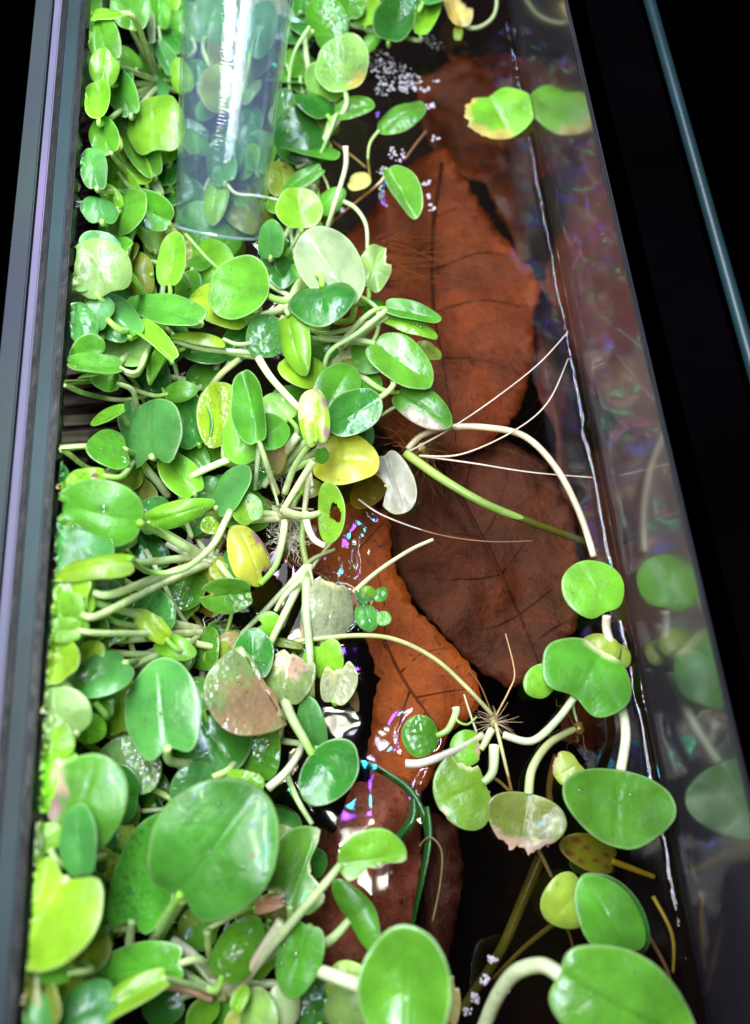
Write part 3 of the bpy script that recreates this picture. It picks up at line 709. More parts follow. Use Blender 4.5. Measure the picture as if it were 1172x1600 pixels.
# --- top centre
X('TR', 606, 66, 634, -18, 60, 'd', 'z1.1 dew30 big.2'); X('TR', 656, 58, 682, -18, 34, 'l', 'z1 dew6'); X('TR', 545, 32, 546, -20, 46, 'g', 'z1 dew30'); X('TR', 572, 42, 572, -15, 46, 'l', 'z.8'); X('TR', 590, 48, 566, 78, 26, 'g', 'z.5'); X('TR', 500, 20, 505, -20, 40, 'g', 'z.8 dew20')
X('TR', 660, 5, 690, -20, 50, 'b', 'z1.3'); X('TR', 470, 20, 478, -18, 36, 'd', 'z.6')
X('TT', 722, 42, 706, -14, 40, 't', 'z.5 f.2 np', bites=((70, 35, .35, 'brown'),), stains=((.3, -.2, .3, 'tan'),)); X('TT', 716, 62, 716, 36, 14, 'yg', 'z.4 np')
stem('TT', [(722, 40, .4), (745, 44, .4), (768, 30, .35), (776, 8, .3), (774, -20, .2)], .075, (.36, .42, .2))
X('FO', 592, 205, 662, 160, 54, 'g', 'z.35 dew55 np c-.1 n0 lb0 e0'); stem('FO', [(592, 204, .3), (579, 222, .2), (575, 245, .0), (578, 275, -.3)], .05, (.45, .6, .2))
X('FO', 606, 262, 650, 342, 46, 'g', 'z.3 f.35 np n0 lb0 e0 sh'); stem('FO', [(604, 262, .2), (594, 285, 0), (545, 325, -.2), (518, 350, -.4)], .045, (.48, .42, .2))
stem('FO', [(666, 205, -.1), (650, 225, -.1), (632, 250, -.15)], .05, (.5, .42, .28)); 
# --- right of the tube end
X('MU', 444, 305, 438, 244, 44, 'yg', 'z.6 dew10', stains=((.75, .1, .1, 'brown'), (.5, .3, .08, 'brown'))); X('MU', 503, 262, 440, 298, 28, 'g', 'z1'); X('MU', 472, 357, 462, 294, 62, 'l', 'z1.6 f.16'); X('MU', 546, 284, 580, 284, 42, 't', 'z.1 np'); X('MU', 500, 330, 536, 292, 34, 'g', 'z.6')
X('MU', 424, 402, 422, 342, 38, 'b', 'z1.2'); X('MU', 440, 330, 420, 310, 30, 'l', 'z.4'); X('MU', 448, 415, 430, 380, 34, 'l', 'z.4'); X('MU', 505, 355, 520, 320, 28, 'yg', 'z.1')
stem('MU', [(540, 228, 1.9), (540, 262, 1.5), (524, 315, .9), (510, 360, .2)], .085, (.66, .72, .45), label='thick cut-off whitish stem'); stem('MU', [(530, 312, .5), (555, 325, .7), (572, 352, .6), (574, 390, .4)], .07, (.52, .64, .3)); stem('MU', [(473, 356, 1.4), (456, 385, 1), (452, 400, .4)], .05, (.5, .64, .3))
stem('MU', [(495, 256, .3), (512, 290, .3), (516, 320, .1)], .04, (.42, .5, .2)); stem('MU', [(453, 350, .8), (458, 385, .9), (466, 420, .5)], .06, (.58, .66, .4))
# --- centre, pale leaf back with kidney leaf
X('CP', 556, 478, 478, 360, 86, 'w', 'z1.9 n0 lb0 e.02 c.15', pet=[(548, 500, 1.2), (520, 500, .5), (480, 475, .2)], label='large whitish leaf showing its pale back'); X('CP', 503, 446, 506, 505, 92, 'd', 'z2.5 n.12 lb.07 e-.2 f.1', pet=[(500, 430, 2), (470, 440, 1), (455, 470, .5)], label='dark green kidney shaped leaf')
X('CP', 575, 452, 594, 382, 52, 'p', 'z1.1 wv.05', bites=((50, 22, .25, 'pale'),)); X('CP', 456, 428, 432, 402, 30, 'd', 'z.5 dew25'); X('CP', 440, 500, 396, 552, 58, 'b', 'z1.6 dew60 r-15'); X('CP', 450, 490, 474, 586, 42, 'l', 'z2.2 f.12 e-.3')
X('CP', 421, 462, 328, 440, 88, 'g', 'z2.1 n0 lb0 e0 c.25 sh', pet=[(438, 470, 2), (462, 466, 1.6), (480, 470, 1)]); X('CP', 390, 500, 305, 445, 78, 'yl', 'z1.3 dew25'); X('CP', 480, 480, 505, 520, 40, 'yg', 'z.3'); X('CP', 410, 430, 376, 405, 34, 'yg', 'z.5'); X('CP', 445, 395, 425, 370, 30, 'g', 'z.2')
X('CP', 408, 440, 420, 400, 30, 'g', 'z.3')
stem('CP', [(600, 495, 1.1), (560, 510, 1.2), (500, 520, 1.2), (440, 495, 1)], .075, (.50, .68, .25)); stem('CP', [(583, 538, 1), (530, 532, 1.1), (475, 527, 1.2), (390, 522, 1)], .075, (.52, .68, .3)); stem('CP', [(604, 485, 1.7), (560, 520, 1.7), (515, 550, 1.5), (505, 590, .8)], .08, (.52, .68, .3)); stem('CP', [(560, 462, 1), (590, 485, 1), (585, 530, .7), (545, 560, .3)], .07, (.5, .66, .25)); stem('CP', [(270, 530, 1.7), (320, 545, 1.5), (400, 552, 1.3), (410, 560, 1)], .09, (.55, .68, .34)); stem('CP', [(405, 560, 1), (340, 548, 1.2), (300, 532, 1.3)], .06, (.56, .7, .3))
# --- left, below the cable
X('LU', 265, 446, 276, 362, 44, 'l', 'z2.1'); X('LU', 182, 405, 128, 366, 50, 'b', 'z1.4'); X('LU', 176, 455, 128, 372, 84, 'p', 'z1.8 c-.2 np'); X('LU', 238, 408, 182, 402, 38, 'b', 'z1.2'); X('LU', 240, 428, 192, 432, 54, 'yg', 'z1.6 n0')
X('LU', 316, 502, 198, 468, 62, 's', 'z2.4 f.06 n.03 drops3 big1 sh', label='long dark leaf with one round water drop'); X('LU', 270, 562, 178, 478, 28, 'l', 'z2.8 f.3 b-.25 r18'); X('LU', 206, 525, 142, 455, 62, 'b', 'z1.5 sh'); X('LU', 134, 530, 116, 466, 40, 'b', 'z1.2 dew50'); X('LU', 224, 562, 155, 528, 60, 'p', 'z1.9 sh'); X('LU', 190, 575, 100, 568, 44, 'g', 'z1.6 f.1'); X('LU', 192, 576, 120, 590, 18, 'l', 'z2 r40')
X('LU', 246, 556, 220, 540, 26, 'p', 'z1.2'); X('LU', 275, 546, 228, 592, 26, 'l', 'z1.8 f.4 b-.2'); X('LU', 225, 475, 205, 425, 44, 'g', 'z.8'); X('LU', 205, 465, 180, 440, 40, 'b', 'z1'); X('LU', 290, 470, 300, 420, 40, 'g', 'z.6'); X('LU', 262, 590, 230, 612, 30, 'd', 'z.6')
X('LU', 300, 420, 330, 400, 34, 'g', 'z.4'); X('LU', 235, 530, 195, 500, 40, 'g', 'z.9'); X('LU', 145, 450, 112, 420, 50, 'p', 'z1')
stem('LU', [(290, 365, 1.2), (320, 400, 1), (350, 430, .6), (360, 460, .2)], .055, (.36, .58, .16)); stem('LU', [(277, 412, 1.2), (295, 440, .8), (300, 460, .2)], .06, (.56, .68, .4))
# --- left centre
X('LM', 346, 552, 286, 552, 58, 'd', 'z.8'); X('LM', 352, 530, 255, 518, 20, 'yl', 'z1.9 r35 e-.3', pet=[(370, 538, 1.8), (395, 536, 1.5), (410, 530, 1)]); X('LM', 260, 616, 308, 606, 28, 'g', 'z1.7', pet=[(240, 618, 1.5), (205, 606, 1.3), (185, 588, 1)]); X('LM', 255, 608, 238, 588, 28, 'd', 'z1.2 dew10'); X('LM', 390, 520, 350, 560, 44, 'd', 'z.4'); X('LM', 300, 600, 340, 570, 44, 'g', 'z.3')
X('LM', 312, 695, 288, 618, 58, 'd', 'z1.2'); X('LM', 282, 690, 322, 730, 40, 'g', 'z.8'); X('LM', 330, 640, 350, 600, 40, 'd', 'z.3'); X('LM', 300, 640, 265, 600, 36, 'g', 'z.4')
stem('LM', [(98, 598, 1.6), (130, 614, 1.5), (190, 625, 1.2), (240, 615, .8)], .075, (.50, .66, .25)); stem('LM', [(375, 560, 1), (345, 585, .8), (325, 610, .4), (305, 640, .1)], .09, (.60, .68, .3)); stem('LM', [(200, 585, 1), (215, 605, .6), (225, 630, .2)], .07, (.5, .62, .2))
# --- centre right
X('CR', 602, 481, 690, 496, 36, 'g', 'z1.7 f.12 e-.2', pet=[(585, 485, 1.7), (560, 505, 1.5), (530, 540, 1)]); X('CR', 604, 494, 686, 524, 34, 'l', 'z1.5 f.15 r-15 dew5', pet=[(590, 505, 1.5), (565, 520, 1.3), (530, 545, .8)]); X('CR', 584, 535, 674, 602, 72, 'g', 'z1.3 f.18 sh', pet=[(560, 532, 1.2), (530, 530, 1), (500, 530, .8)]); X('CR', 590, 530, 572, 582, 64, 'g', 'z.7'); X('CR', 650, 540, 690, 558, 28, 'yg', 'z.4'); X('CR', 600, 495, 570, 470, 40, 'g', 'z.6')
X('CR', 622, 612, 705, 662, 56, 'g', 'z.9 f.08', stains=((.55, .42, .34, 'mould'), (.85, .3, .25, 'mould')), pet=[(600, 610, .8), (575, 595, .5), (550, 575, .1)], label='green leaf with a mouldy beige lower edge'); X('CR', 594, 622, 510, 668, 66, 'd', 'z1.6 n0 lb0 e0 c.2', pet=[(615, 600, 1.3), (600, 570, .9), (575, 560, .3)], label='glossy dark green cupped leaf')
X('CR', 585, 560, 620, 545, 40, 'd', 'z.2'); X('CR', 540, 600, 560, 560, 36, 'yg', 'z.2')
stem('CR', [(570, 580, .3), (565, 600, .2), (572, 640, -.1)], .05, (.56, .64, .36)); stem('CR', [(640, 625, .3), (610, 640, .2), (590, 655, -.2)], .055, (.4, .5, .2))
# --- centre glowing leaves
X('CB', 350, 698, 343, 592, 64, 'yl', 'z1.3 dew8 big.5'); X('CB', 402, 640, 368, 720, 66, 'l', 'z1.7 e-.1', pet=[(405, 670, 1.6), (408, 700, 1.4), (415, 730, 1)]); X('CB', 406, 692, 380, 578, 46, 'g', 'z2.3 f.25 r-18', label='green half of a folded leaf', pet=[(415, 720, 2), (425, 750, 1.4), (432, 770, .8)]); X('CB', 404, 690, 446, 655, 52, 'g', 'z2 f.1 np r15')
X('CB', 452, 655, 414, 614, 44, 'p', 'z1.5'); X('CB', 498, 592, 438, 560, 62, 'yl', 'z1.6'); X('CB', 505, 648, 548, 568, 60, 'g', 'z1.5'); X('CB', 495, 690, 486, 600, 42, 'yl', 'z2.6 f.25', stains=((.8, -.2, .5, 'pale'), (.6, .42, .14, 'purple'), (.15, .35, .12, 'purple')), label='folded cream and yellow leaf with a brown edge', pet=[(480, 700, 2.2), (460, 730, 1.6), (445, 770, .8)]); X('CB', 500, 700, 505, 725, 20, 'g', 'z2.2 np')
X('CB', 425, 740, 437, 686, 26, 't', 'z1.2', stains=((.8, 0, .4, 'pink'),)); X('CB', 490, 718, 592, 718, 76, 'y', 'z1 n.02', stains=((.05, -.25, .2, 'white'),), label='broad yellow leaf with small dark specks'); X('CB', 460, 650, 475, 690, 40, 'g', 'z.8'); X('CB', 370, 760, 385, 725, 40, 'd', 'z.4')
X('CB', 470, 640, 440, 660, 44, 'yg', 'z.5'); X('CB', 500, 670, 530, 680, 40, 'yl', 'z.6')
stem('CB', [(404, 560, 1.8), (425, 592, 1.9), (460, 630, 1.8), (480, 650, 1.4)], .10, (.62, .72, .42), label='stout pale stem with a brown scar'); stem('CB', [(358, 718, 1.4), (315, 736, 1.5), (288, 755, 1.2), (284, 790, .8), (300, 840, .2)], .09, (.58, .70, .38), label='stout pale arched stem')
stem('CB', [(465, 680, 1.3), (440, 715, 1.1), (412, 760, .5)], .11, (.64, .72, .42)); stem('CB', [(405, 690, 1.9), (402, 730, 1.5), (398, 765, .8)], .07, (.60, .70, .4)); stem('CB', [(408, 700, 2), (422, 745, 1.5), (435, 790, .8)], .045, (.60, .70, .4))
# --- left, kidney leaf
X('LB', 236, 716, 238, 620, 92, 'b', 'z2.2 n.14 lb.08 r-20'); X('LB', 218, 690, 200, 625, 40, 'b', 'z1.6'); X('LB', 230, 688, 212, 706, 28, 'b', 'z1.2'); X('LB', 198, 702, 134, 702, 68, 'g', 'z1.8 e-.3 dew18', pet=[(215, 715, 1.6), (240, 745, 1), (262, 775, .2)]); X('LB', 196, 640, 140, 662, 26, 'l', 'z1.3'); X('LB', 304, 772, 252, 705, 48, 'l', 'z1.5'); X('LB', 200, 803, 214, 742, 60, 'o', 'z1.1 n0')
X('LB', 218, 824, 262, 778, 42, 'b', 'z1.2 dew20'); X('LB', 164, 742, 106, 752, 30, 'l', 'z1.1 dew4', stains=((.3, 0, .15, 'brown'),)); X('LB', 100, 755, 86, 720, 22, 'b', 'z1.6'); X('LB', 300, 745, 290, 700, 50, 'd', 'z.4'); X('LB', 275, 680, 250, 650, 50, 'g', 'z.8'); X('LB', 260, 760, 240, 730, 36, 'd', 'z.3')
stem('LB', [(86, 697, 1.6), (108, 710, 1.4), (135, 730, 1), (165, 735, .8), (220, 722, .3)], .07, (.50, .66, .2)); stem('LB', [(200, 712, 1.5), (222, 732, 1.1), (248, 760, .5)], .075, (.66, .72, .5)); stem('LB', [(88, 760, 1.5), (100, 765, 1.2), (130, 770, .8)], .05, (.62, .60, .2))
# --- white roots and the ring leaf
X('CC', 497, 802, 541, 800, 78, 'l', 'z1.9 hole c.1 n0 lb0', label='ring shaped leaf eaten out in the middle', pet=[(480, 806, 1.8), (460, 804, 1.3), (447, 800, .8)]); X('CC', 408, 916, 372, 816, 52, 'y', 'z1.6 e-.1 n0 lb-.05', bites=((148, 20, .25, 'tan'),), stains=((.72, .42, .2, 'purple'), (.5, .5, .12, 'purple')), label='yellow leaf with a purple brown edge', pet=[(430, 885, 1.1), (440, 850, .9), (445, 815, .7)])
X('CC', 600, 712, 632, 803, 60, 'gy', 'z.25 e0 np', bites=((92, 34, .55, 'pale'),), label='grey wilted crescent leaf'); X('CC', 595, 738, 556, 795, 48, 'o', 'z-.4 np'); X('CC', 395, 816, 372, 768, 42, 'l', 'z1.4'); X('CC', 336, 796, 388, 728, 56, 'b', 'z1.5'); X('CC', 400, 780, 345, 810, 40, 'yg', 'z.3'); X('CC', 470, 770, 500, 750, 34, 'yg', 'z.2')
stem('CC', [(490, 720, 1.8), (465, 760, 1.3), (440, 800, .7)], .10, (.62, .70, .40)); stem('CC', [(476, 800, .9), (482, 826, .8), (492, 844, .8), (508, 853, .9)], .10, (.75, .74, .62), name='runner', label='whitish cut runner'); stem('CC', [(484, 745, .9), (478, 780, .7), (474, 810, .5)], .085, (.58, .58, .34)); stem('CC', [(440, 850, .4), (428, 875, .3), (412, 892, .2)], .09, (.52, .45, .52), name='runner')
stem('CC', [(435, 790, .6), (470, 795, .6), (490, 796, .5)], .04, (.35, .25, .12)); stem('CC', [(484, 735, 1), (488, 760, 1)], .06, (.7, .68, .5))
# --- left, edge-on leaves and the long curved stem
X('LC', 222, 818, 78, 785, 84, 'g', 'z2.3 n.03 lb0 e-.15 c-.2 drops4 big.6', pet=[(250, 832, 2), (290, 855, 1.3), (318, 872, .5)]); X('LC', 155, 880, 78, 815, 88, 'b', 'z2 c-.2 np'); X('LC', 206, 872, 66, 900, 40, 'yl', 'z3 r25 e-.35 f.05', pet=[(235, 894, 2.7), (285, 890, 2.4), (330, 855, 2.1), (352, 815, 1.8), (364, 790, 1.2)])
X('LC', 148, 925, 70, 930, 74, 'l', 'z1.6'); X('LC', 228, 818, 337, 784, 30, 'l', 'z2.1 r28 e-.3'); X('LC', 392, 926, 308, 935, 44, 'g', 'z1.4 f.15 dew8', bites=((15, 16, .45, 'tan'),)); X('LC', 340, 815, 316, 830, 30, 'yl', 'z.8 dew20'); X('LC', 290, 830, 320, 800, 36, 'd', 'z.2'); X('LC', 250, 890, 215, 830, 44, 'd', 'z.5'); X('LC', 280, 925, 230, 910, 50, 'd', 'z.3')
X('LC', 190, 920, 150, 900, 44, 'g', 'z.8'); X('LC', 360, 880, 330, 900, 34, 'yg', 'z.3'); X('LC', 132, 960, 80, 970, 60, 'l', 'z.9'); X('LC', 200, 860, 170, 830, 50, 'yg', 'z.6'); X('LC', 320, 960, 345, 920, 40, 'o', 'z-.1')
stem('LC', [(165, 893, 1.6), (200, 910, 1.2), (222, 924, .8)], .08, (.66, .66, .44)); stem('LC', [(150, 918, 1.2), (185, 925, 1), (212, 932, .7)], .07, (.6, .66, .36)); stem('LC', [(228, 860, .6), (250, 900, .9), (275, 950, .6), (300, 985, .2)], .07, (.55, .64, .34)); stem('LC', [(260, 850, .8), (300, 870, .8), (330, 878, .5)], .07, (.66, .66, .5))
# --- left lower
X('LD', 250, 992, 222, 922, 62, 'b', 'z1.6 dew45'); X('LD', 205, 1003, 180, 932, 48, 'd', 'z1.2'); X('LD', 178, 1005, 152, 948, 52, 'yg', 'z1 dew50 big.2'); X('LD', 262, 1000, 208, 952, 30, 'yl', 'z2.3 f.2 e-.2'); X('LD', 243, 1000, 302, 1022, 34, 'l', 'z1.8 f.1'); X('LD', 126, 985, 64, 985, 34, 'l', 'z2.2'); X('LD', 105, 1060, 80, 1002, 58, 'yl', 'z1.3 np'); X('LD', 198, 1034, 116, 1082, 66, 'b', 'z1.9 c-.15', pet=[(225, 1030, 1.6), (260, 1020, 1), (300, 1000, .4)])
X('LD', 200, 1140, 168, 1058, 74, 'yl', 'z1 dew15'); X('LD', 165, 960, 130, 940, 50, 'g', 'z.6'); X('LD', 270, 1010, 290, 1050, 50, 'g', 'z.6'); X('LD', 330, 1010, 350, 1035, 40, 'yg', 'z.4'); X('LD', 150, 1040, 120, 1010, 50, 'yl', 'z.7'); X('LD', 300, 960, 270, 930, 44, 'yg', 'z.2')
stem('LD', [(108, 976, 2.2), (128, 1000, 2), (165, 1018, 1.7), (230, 1022, 1.2), (280, 1015, .6)], .10, (.52, .64, .28)); stem('LD', [(120, 1000, 1.4), (112, 1040, 1), (98, 1090, .5)], .08, (.60, .66, .34)); stem('LD', [(200, 1040, .8), (255, 1030, .8), (330, 1000, .4)], .06, (.56, .64, .3)); stem('LD', [(255, 960, .7), (280, 980, .6), (300, 990, .3)], .1, (.68, .68, .5)); stem('LD', [(285, 1000, .9), (330, 1010, .6), (350, 1005, .3)], .09, (.56, .68, .3)); stem('LD', [(365, 920, .5), (362, 960, .3), (350, 1000, 0)], .06, (.36, .58, .1))
# --- half sunken stems and glittering leaves in the middle
X('CM', 508, 996, 524, 899, 68, 'w', 'z.35 dew60 n.05 sh np', label='colourless glittering leaf', bites=((0, 30, .2, 'pale'),)); X('CM', 470, 1060, 440, 1020, 50, 'g', 'z-.1'); X('CM', 505, 1062, 522, 1000, 42, 'l', 'z.3'); X('CM', 488, 1060, 496, 1010, 36, 'l', 'z.1'); X('CM', 520, 1098, 540, 1030, 52, 'w', 'z.4 e0 dew14', bites=((-25, 36, .45, 'pale'),), label='wilted milky cup shaped leaf'); X('CM', 545, 1075, 560, 1112, 16, 'w', 'z-.1 np e-.4')
X('CM', 396, 1060, 394, 980, 56, 'd', 'z1.1'); X('CM', 430, 990, 412, 958, 34, 'l', 'z.5', bites=((170, 25, .3, 'pale'), (-60, 14, .3, 'brown'))); X('CM', 425, 1000, 472, 1010, 14, 'o', 'z.4 np'); X('CM', 345, 1015, 375, 990, 30, 't', 'z.2')
stem('CM', [(479, 905, .3), (479, 960, .5), (484, 1020, .5), (487, 1090, .2)], .12, (.50, .62, .32), c2=(.42, .55, .25), label='thick straight pale green stem'); stem('CM', [(478, 800, .3), (472, 840, .1), (478, 880, 0), (480, 905, .3)], .10, (.28, .40, .10)); stem('CM', [(480, 880, 0), (495, 870, .2), (524, 858, .5)], .06, (.40, .44, .2)); stem('CM', [(482, 895, 0), (500, 870, .1), (525, 840, .2)], .06, (.38, .40, .16))
stem('CM', [(468, 908, .5), (445, 930, .4), (430, 955, .3)], .075, (.56, .62, .35), label='short broken stem'); stem('CM', [(405, 1010, .1), (480, 1000, .35), (560, 993, .4), (620, 1000, .3), (680, 1030, .15), (730, 1075, .05), (770, 1118, -.02)], .06, (.44, .50, .2), c2=(.42, .40, .16), taper=.1, name='runner', label='long olive runner arching over the orange leaf'); stem('CM', [(552, 926, .1), (590, 893, .25), (640, 860, .35), (677, 843, .4)], .065, (.46, .46, .24), name='runner', label='straight olive cut stem end'); stem('CM', [(484, 1085, .2), (470, 1120, .1), (440, 1100, .1)], .05, (.4, .5, .2))
for q, (a, b, c, d, wd, t) in enumerate([(580, 985, 566, 938, 34, 'b'), (598, 978, 600, 954, 24, 'g'), (582, 938, 570, 916, 22, 'l'), (588, 940, 602, 916, 20, 'g'), (573, 945, 556, 918, 16, 'b')]): X('TI', a, b, c, d, wd, t, 'z.12 dew12 np n0 lb0' if q != 1 else 'z.1 np n0 lb0')
stem('TI', [(583, 938, .05), (580, 944, .03), (577, 950, 0)], .02, (.4, .3, .1))
# --- beside the left rim, white rootlets
X('LE', 118, 1150, 60, 1085, 84, 'p', 'z1 c-.1'); X('LE', 175, 1105, 200, 1150, 60, 'yl', 'z.6'); X('LE', 120, 1130, 165, 1150, 40, 'l', 'z.4'); X('LE', 90, 1060, 60, 1030, 50, 'yl', 'z.7'); X('LE', 70, 1110, 60, 1070, 44, 'yg', 'z.4')
stem('LE', [(95, 1098, .8), (130, 1155, .8), (165, 1180, .4)], .10, (.34, .48, .08)); stem('LE', [(110, 1150, .7), (160, 1140, .9), (200, 1138, .8)], .08, (.55, .68, .34)); stem('LE', [(60, 1110, 1), (95, 1098, .9), (112, 1060, .9), (120, 1020, .9)], .07, (.6, .62, .3))
# --- middle lower
X('MC', 262, 1172, 245, 1025, 104, 'b', 'z2.6 n.10 lb.05 r-8 c-.12 drops6 sh', label='tall bluish green leaf', pet=[(268, 1190, 2), (320, 1190, 1), (380, 1165, .3)])
X('MC', 372, 1010, 446, 1134, 150, 'k', 'z1.8 n0 lb0 e0 dew34 big.2 c-.05 f0 hf', bites=((-90, 20, .02, 'mould'),), stains=((.7, .15, .42, 'mud'),), label='slimy brown and green half leaf', pet=[(430, 1110, 1.2), (420, 1150, .5), (405, 1150, .2)])
X('MC', 445, 1098, 455, 1012, 74, 'k', 'z1.1 dew30 e.1', bites=((20, 40, .25, 'white'), (-60, 20, .2, 'pink')), stains=((.7, .1, .3, 'pink'), (.75, -.2, .2, 'white')), label='ragged pinkish decaying leaf'); X('MC', 300, 1112, 368, 1200, 108, 'd', 'z1.2 c-.1 drops5 np'); X('MC', 318, 1112, 298, 1056, 44, 'g', 'z1'); X('MC', 402, 1215, 424, 1143, 48, 'g', 'z.9 dew10'); X('MC', 495, 1172, 476, 1090, 38, 'b', 'z1')
X('MC', 486, 1178, 544, 1236, 96, 'd', 'z1.5 n0 lb0 e0 c.22', pet=[(475, 1155, 1.5), (455, 1120, 1.3), (445, 1095, .9)], label='round deep green cupped leaf'); X('MC', 330, 1232, 414, 1224, 44, 'l', 'z1.5 dew12'); X('MC', 336, 1212, 268, 1252, 58, 'b', 'z1.8 dew8'); X('MC', 350, 1130, 380, 1110, 50, 'd', 'z.4'); X('MC', 300, 1180, 290, 1210, 40, 'd', 'z.3')
stem('MC', [(418, 1232, 1), (445, 1208, 1), (465, 1180, .9), (472, 1160, .6)], .10, (.62, .66, .44)); stem('MC', [(448, 1210, .2), (465, 1250, .6), (488, 1288, .8)], .075, (.46, .60, .26)); stem('MC', [(448, 1100, 1.1), (436, 1150, .6), (420, 1200, .2)], .08, (.60, .66, .44)); stem('MC', [(248, 1176, .9), (300, 1190, .8), (345, 1180, .4)], .07, (.5, .64, .3)); stem('MC', [(200, 1268, .7), (250, 1265, .8), (290, 1255, .6)], .06, (.46, .58, .26))
# --- lower left
X('BL', 70, 1272, 105, 1170, 80, 'l', 'z.1 np dz.1'); X('BL', 108, 1330, 154, 1178, 112, 'g', 'z3.95 dz.2 r0 n.05 e.05', bites=((-100, 42, .16, 'mould'),), stains=((.6, -.36, .16, 'pink'), (.4, -.38, .2, 'purple'), (.2, -.34, .2, 'mould'), (.05, -.2, .14, 'pink')), label='large leaf with a brown papery torn edge', pet=[(130, 1350, 1.4), (160, 1350, .8), (190, 1335, .3)]); X('BL', 128, 1368, 121, 1254, 56, 'b', 'z4.15 dz.1 n.04 e-.05 np c-.1'); X('BL', 156, 1372, 206, 1285, 48, 'yg', 'z1.5 dew50'); X('BL', 205, 1442, 255, 1268, 94, 's', 'z2 n.10 lb.06 dew110 c.05', label='green leaf thickly beaded with glitter', pet=[(203, 1480, 1.6), (215, 1495, 1), (230, 1500, .6)])
X('BL', 55, 1332, 42, 1280, 32, 'w', 'z1.7'); X('BL', 205, 1245, 190, 1150, 84, 'p', 'z1.5 dew10'); X('BL', 230, 1210, 220, 1160, 40, 'g', 'z.8'); X('BL', 235, 1285, 215, 1240, 44, 'd', 'z.2'); X('BL', 80, 1330, 60, 1290, 50, 'l', 'z.7'); X('BL', 225, 1180, 215, 1130, 50, 'g', 'z.4')
stem('BL', [(232, 1230, .7), (262, 1245, .9), (290, 1265, .6)], .08, (.46, .60, .2)); stem('BL', [(200, 1268, .7), (240, 1266, .9), (262, 1264, .8)], .06, (.5, .6, .28))
X('BH', 280, 1400, 402, 1232, 168, 's', 'z3.3 n.07 lb.05 e-.02 c-.10 drops26 big.12 r4 th.06', stains=((.62, .30, .02, 'brown'),), label='largest dark green heart shaped leaf', pet=[(262, 1430, 2.6), (240, 1470, 1.5), (234, 1500, .6)]); X('BH', 345, 1528, 404, 1430, 62, 'g', 'z1.5 dew14'); X('BH', 395, 1420, 449, 1406, 20, 'pk', 'z1.3 f.3', bites=((0, 30, .15, 'brown'),)); X('BH', 300, 1440, 330, 1480, 44, 'g', 'z.5')
stem('BH', [(268, 1470, 1.2), (300, 1492, 1.2), (330, 1530, .9), (338, 1545, .6)], .12, (.68, .72, .5)); stem('BH', [(324, 1455, 1.8), (326, 1485, 1.4), (330, 1500, 1)], .08, (.48, .62, .2)); stem('BH', [(285, 1402, 3), (262, 1440, 2.2), (240, 1480, 1.2)], .12, (.34, .50, .10))
X('BW', 104, 1370, 26, 1512, 150, 'yl', 'z3.6 n.13 lb.08 e-.1 c-.15', pet=[(135, 1440, 2.4), (125, 1500, 1.2), (100, 1510, .8)], label='big lime yellow heart shaped leaf'); X('BW', 62, 1545, 20, 1560, 80, 'o', 'z1 np'); X('BW', 66, 1625, 14, 1556, 64, 'b', 'z2.2'); X('BW', 110, 1520, 60, 1525, 26, 'g', 'z2'); X('BW', 180, 1555, 84, 1610, 66, 'b', 'z2.2'); X('BW', 120, 1480, 165, 1500, 60, 'yg', 'z.6'); X('BW', 60, 1560, 90, 1590, 60, 'o', 'z.4'); X('BW', 170, 1420, 190, 1460, 50, 'l', 'z.6'); X('BW', 35, 1520, 30, 1480, 50, 'l', 'z.8')
stem('BW', [(96, 1505, 2.4), (128, 1528, 2.2), (120, 1570, 1.2), (100, 1620, .6)], .10, (.42, .62, .14)); stem('BW', [(30, 1565, 1.2), (60, 1540, 1.3), (95, 1500, 1.1)], .06, (.62, .55, .3)); stem('BW', [(150, 1455, 1.4), (205, 1450, 1.4), (260, 1455, 1)], .09, (.48, .62, .24)); stem('BW', [(150, 1470, .8), (135, 1510, .9), (120, 1560, .5)], .08, (.5, .6, .3))
# --- bottom centre
X('BC', 284, 1505, 134, 1528, 66, 'g', 'z2 b-.1 e-.1 sh', label='long deep green leaf'); X('BC', 258, 1526, 96, 1622, 34, 'yl', 'z3 r30 e-.35', pet=[(285, 1536, 2.2), (320, 1545, 1.4), (340, 1550, .8)]); X('BC', 282, 1560, 220, 1580, 54, 'd', 'z1'); X('BC', 482, 1445, 450, 1560, 62, 'g', 'z1.8 drops12 big.4'); X('BC', 452, 1418, 496, 1292, 100, 'g', 'z1.3 e0', bites=((62, 58, .78, 'pale'), (-150, 14, .2, 'pale')), label='curled leaf eaten to a broad hook', pet=[(450, 1450, 1), (400, 1500, .8), (352, 1545, .7)])
X('BC', 528, 1352, 636, 1332, 80, 'l', 'z2.1 n0 lb0 e0', bites=((78, 64, .70, 'pale'),), label='eaten crescent leaf on a long pale stem', pet=[(505, 1385, 2.2), (440, 1460, 1.9), (395, 1515, 1.3), (368, 1552, .8)]); X('BC', 543, 1440, 580, 1412, 112, 'g', 'z1.1 e-.3 f.3 n.03', pet=[(520, 1466, 1), (495, 1480, .8), (470, 1485, .5)]); X('BC', 378, 1575, 430, 1605, 62, 'p', 'z1.3 np'); X('BC', 366, 1580, 386, 1538, 22, 'l', 'z1.6 f.3'); X('BC', 330, 1600, 300, 1570, 50, 'l', 'z.9'); X('BC', 420, 1560, 470, 1590, 50, 'w', 'z.9'); X('BC', 440, 1330, 430, 1290, 50, 'o', 'z.5'); X('BC', 480, 1330, 500, 1370, 40, 'd', 'z.4'); X('BC', 300, 1540, 250, 1500, 50, 'd', 'z.3'); X('BC', 400, 1590, 350, 1620, 50, 'yg', 'z.8')
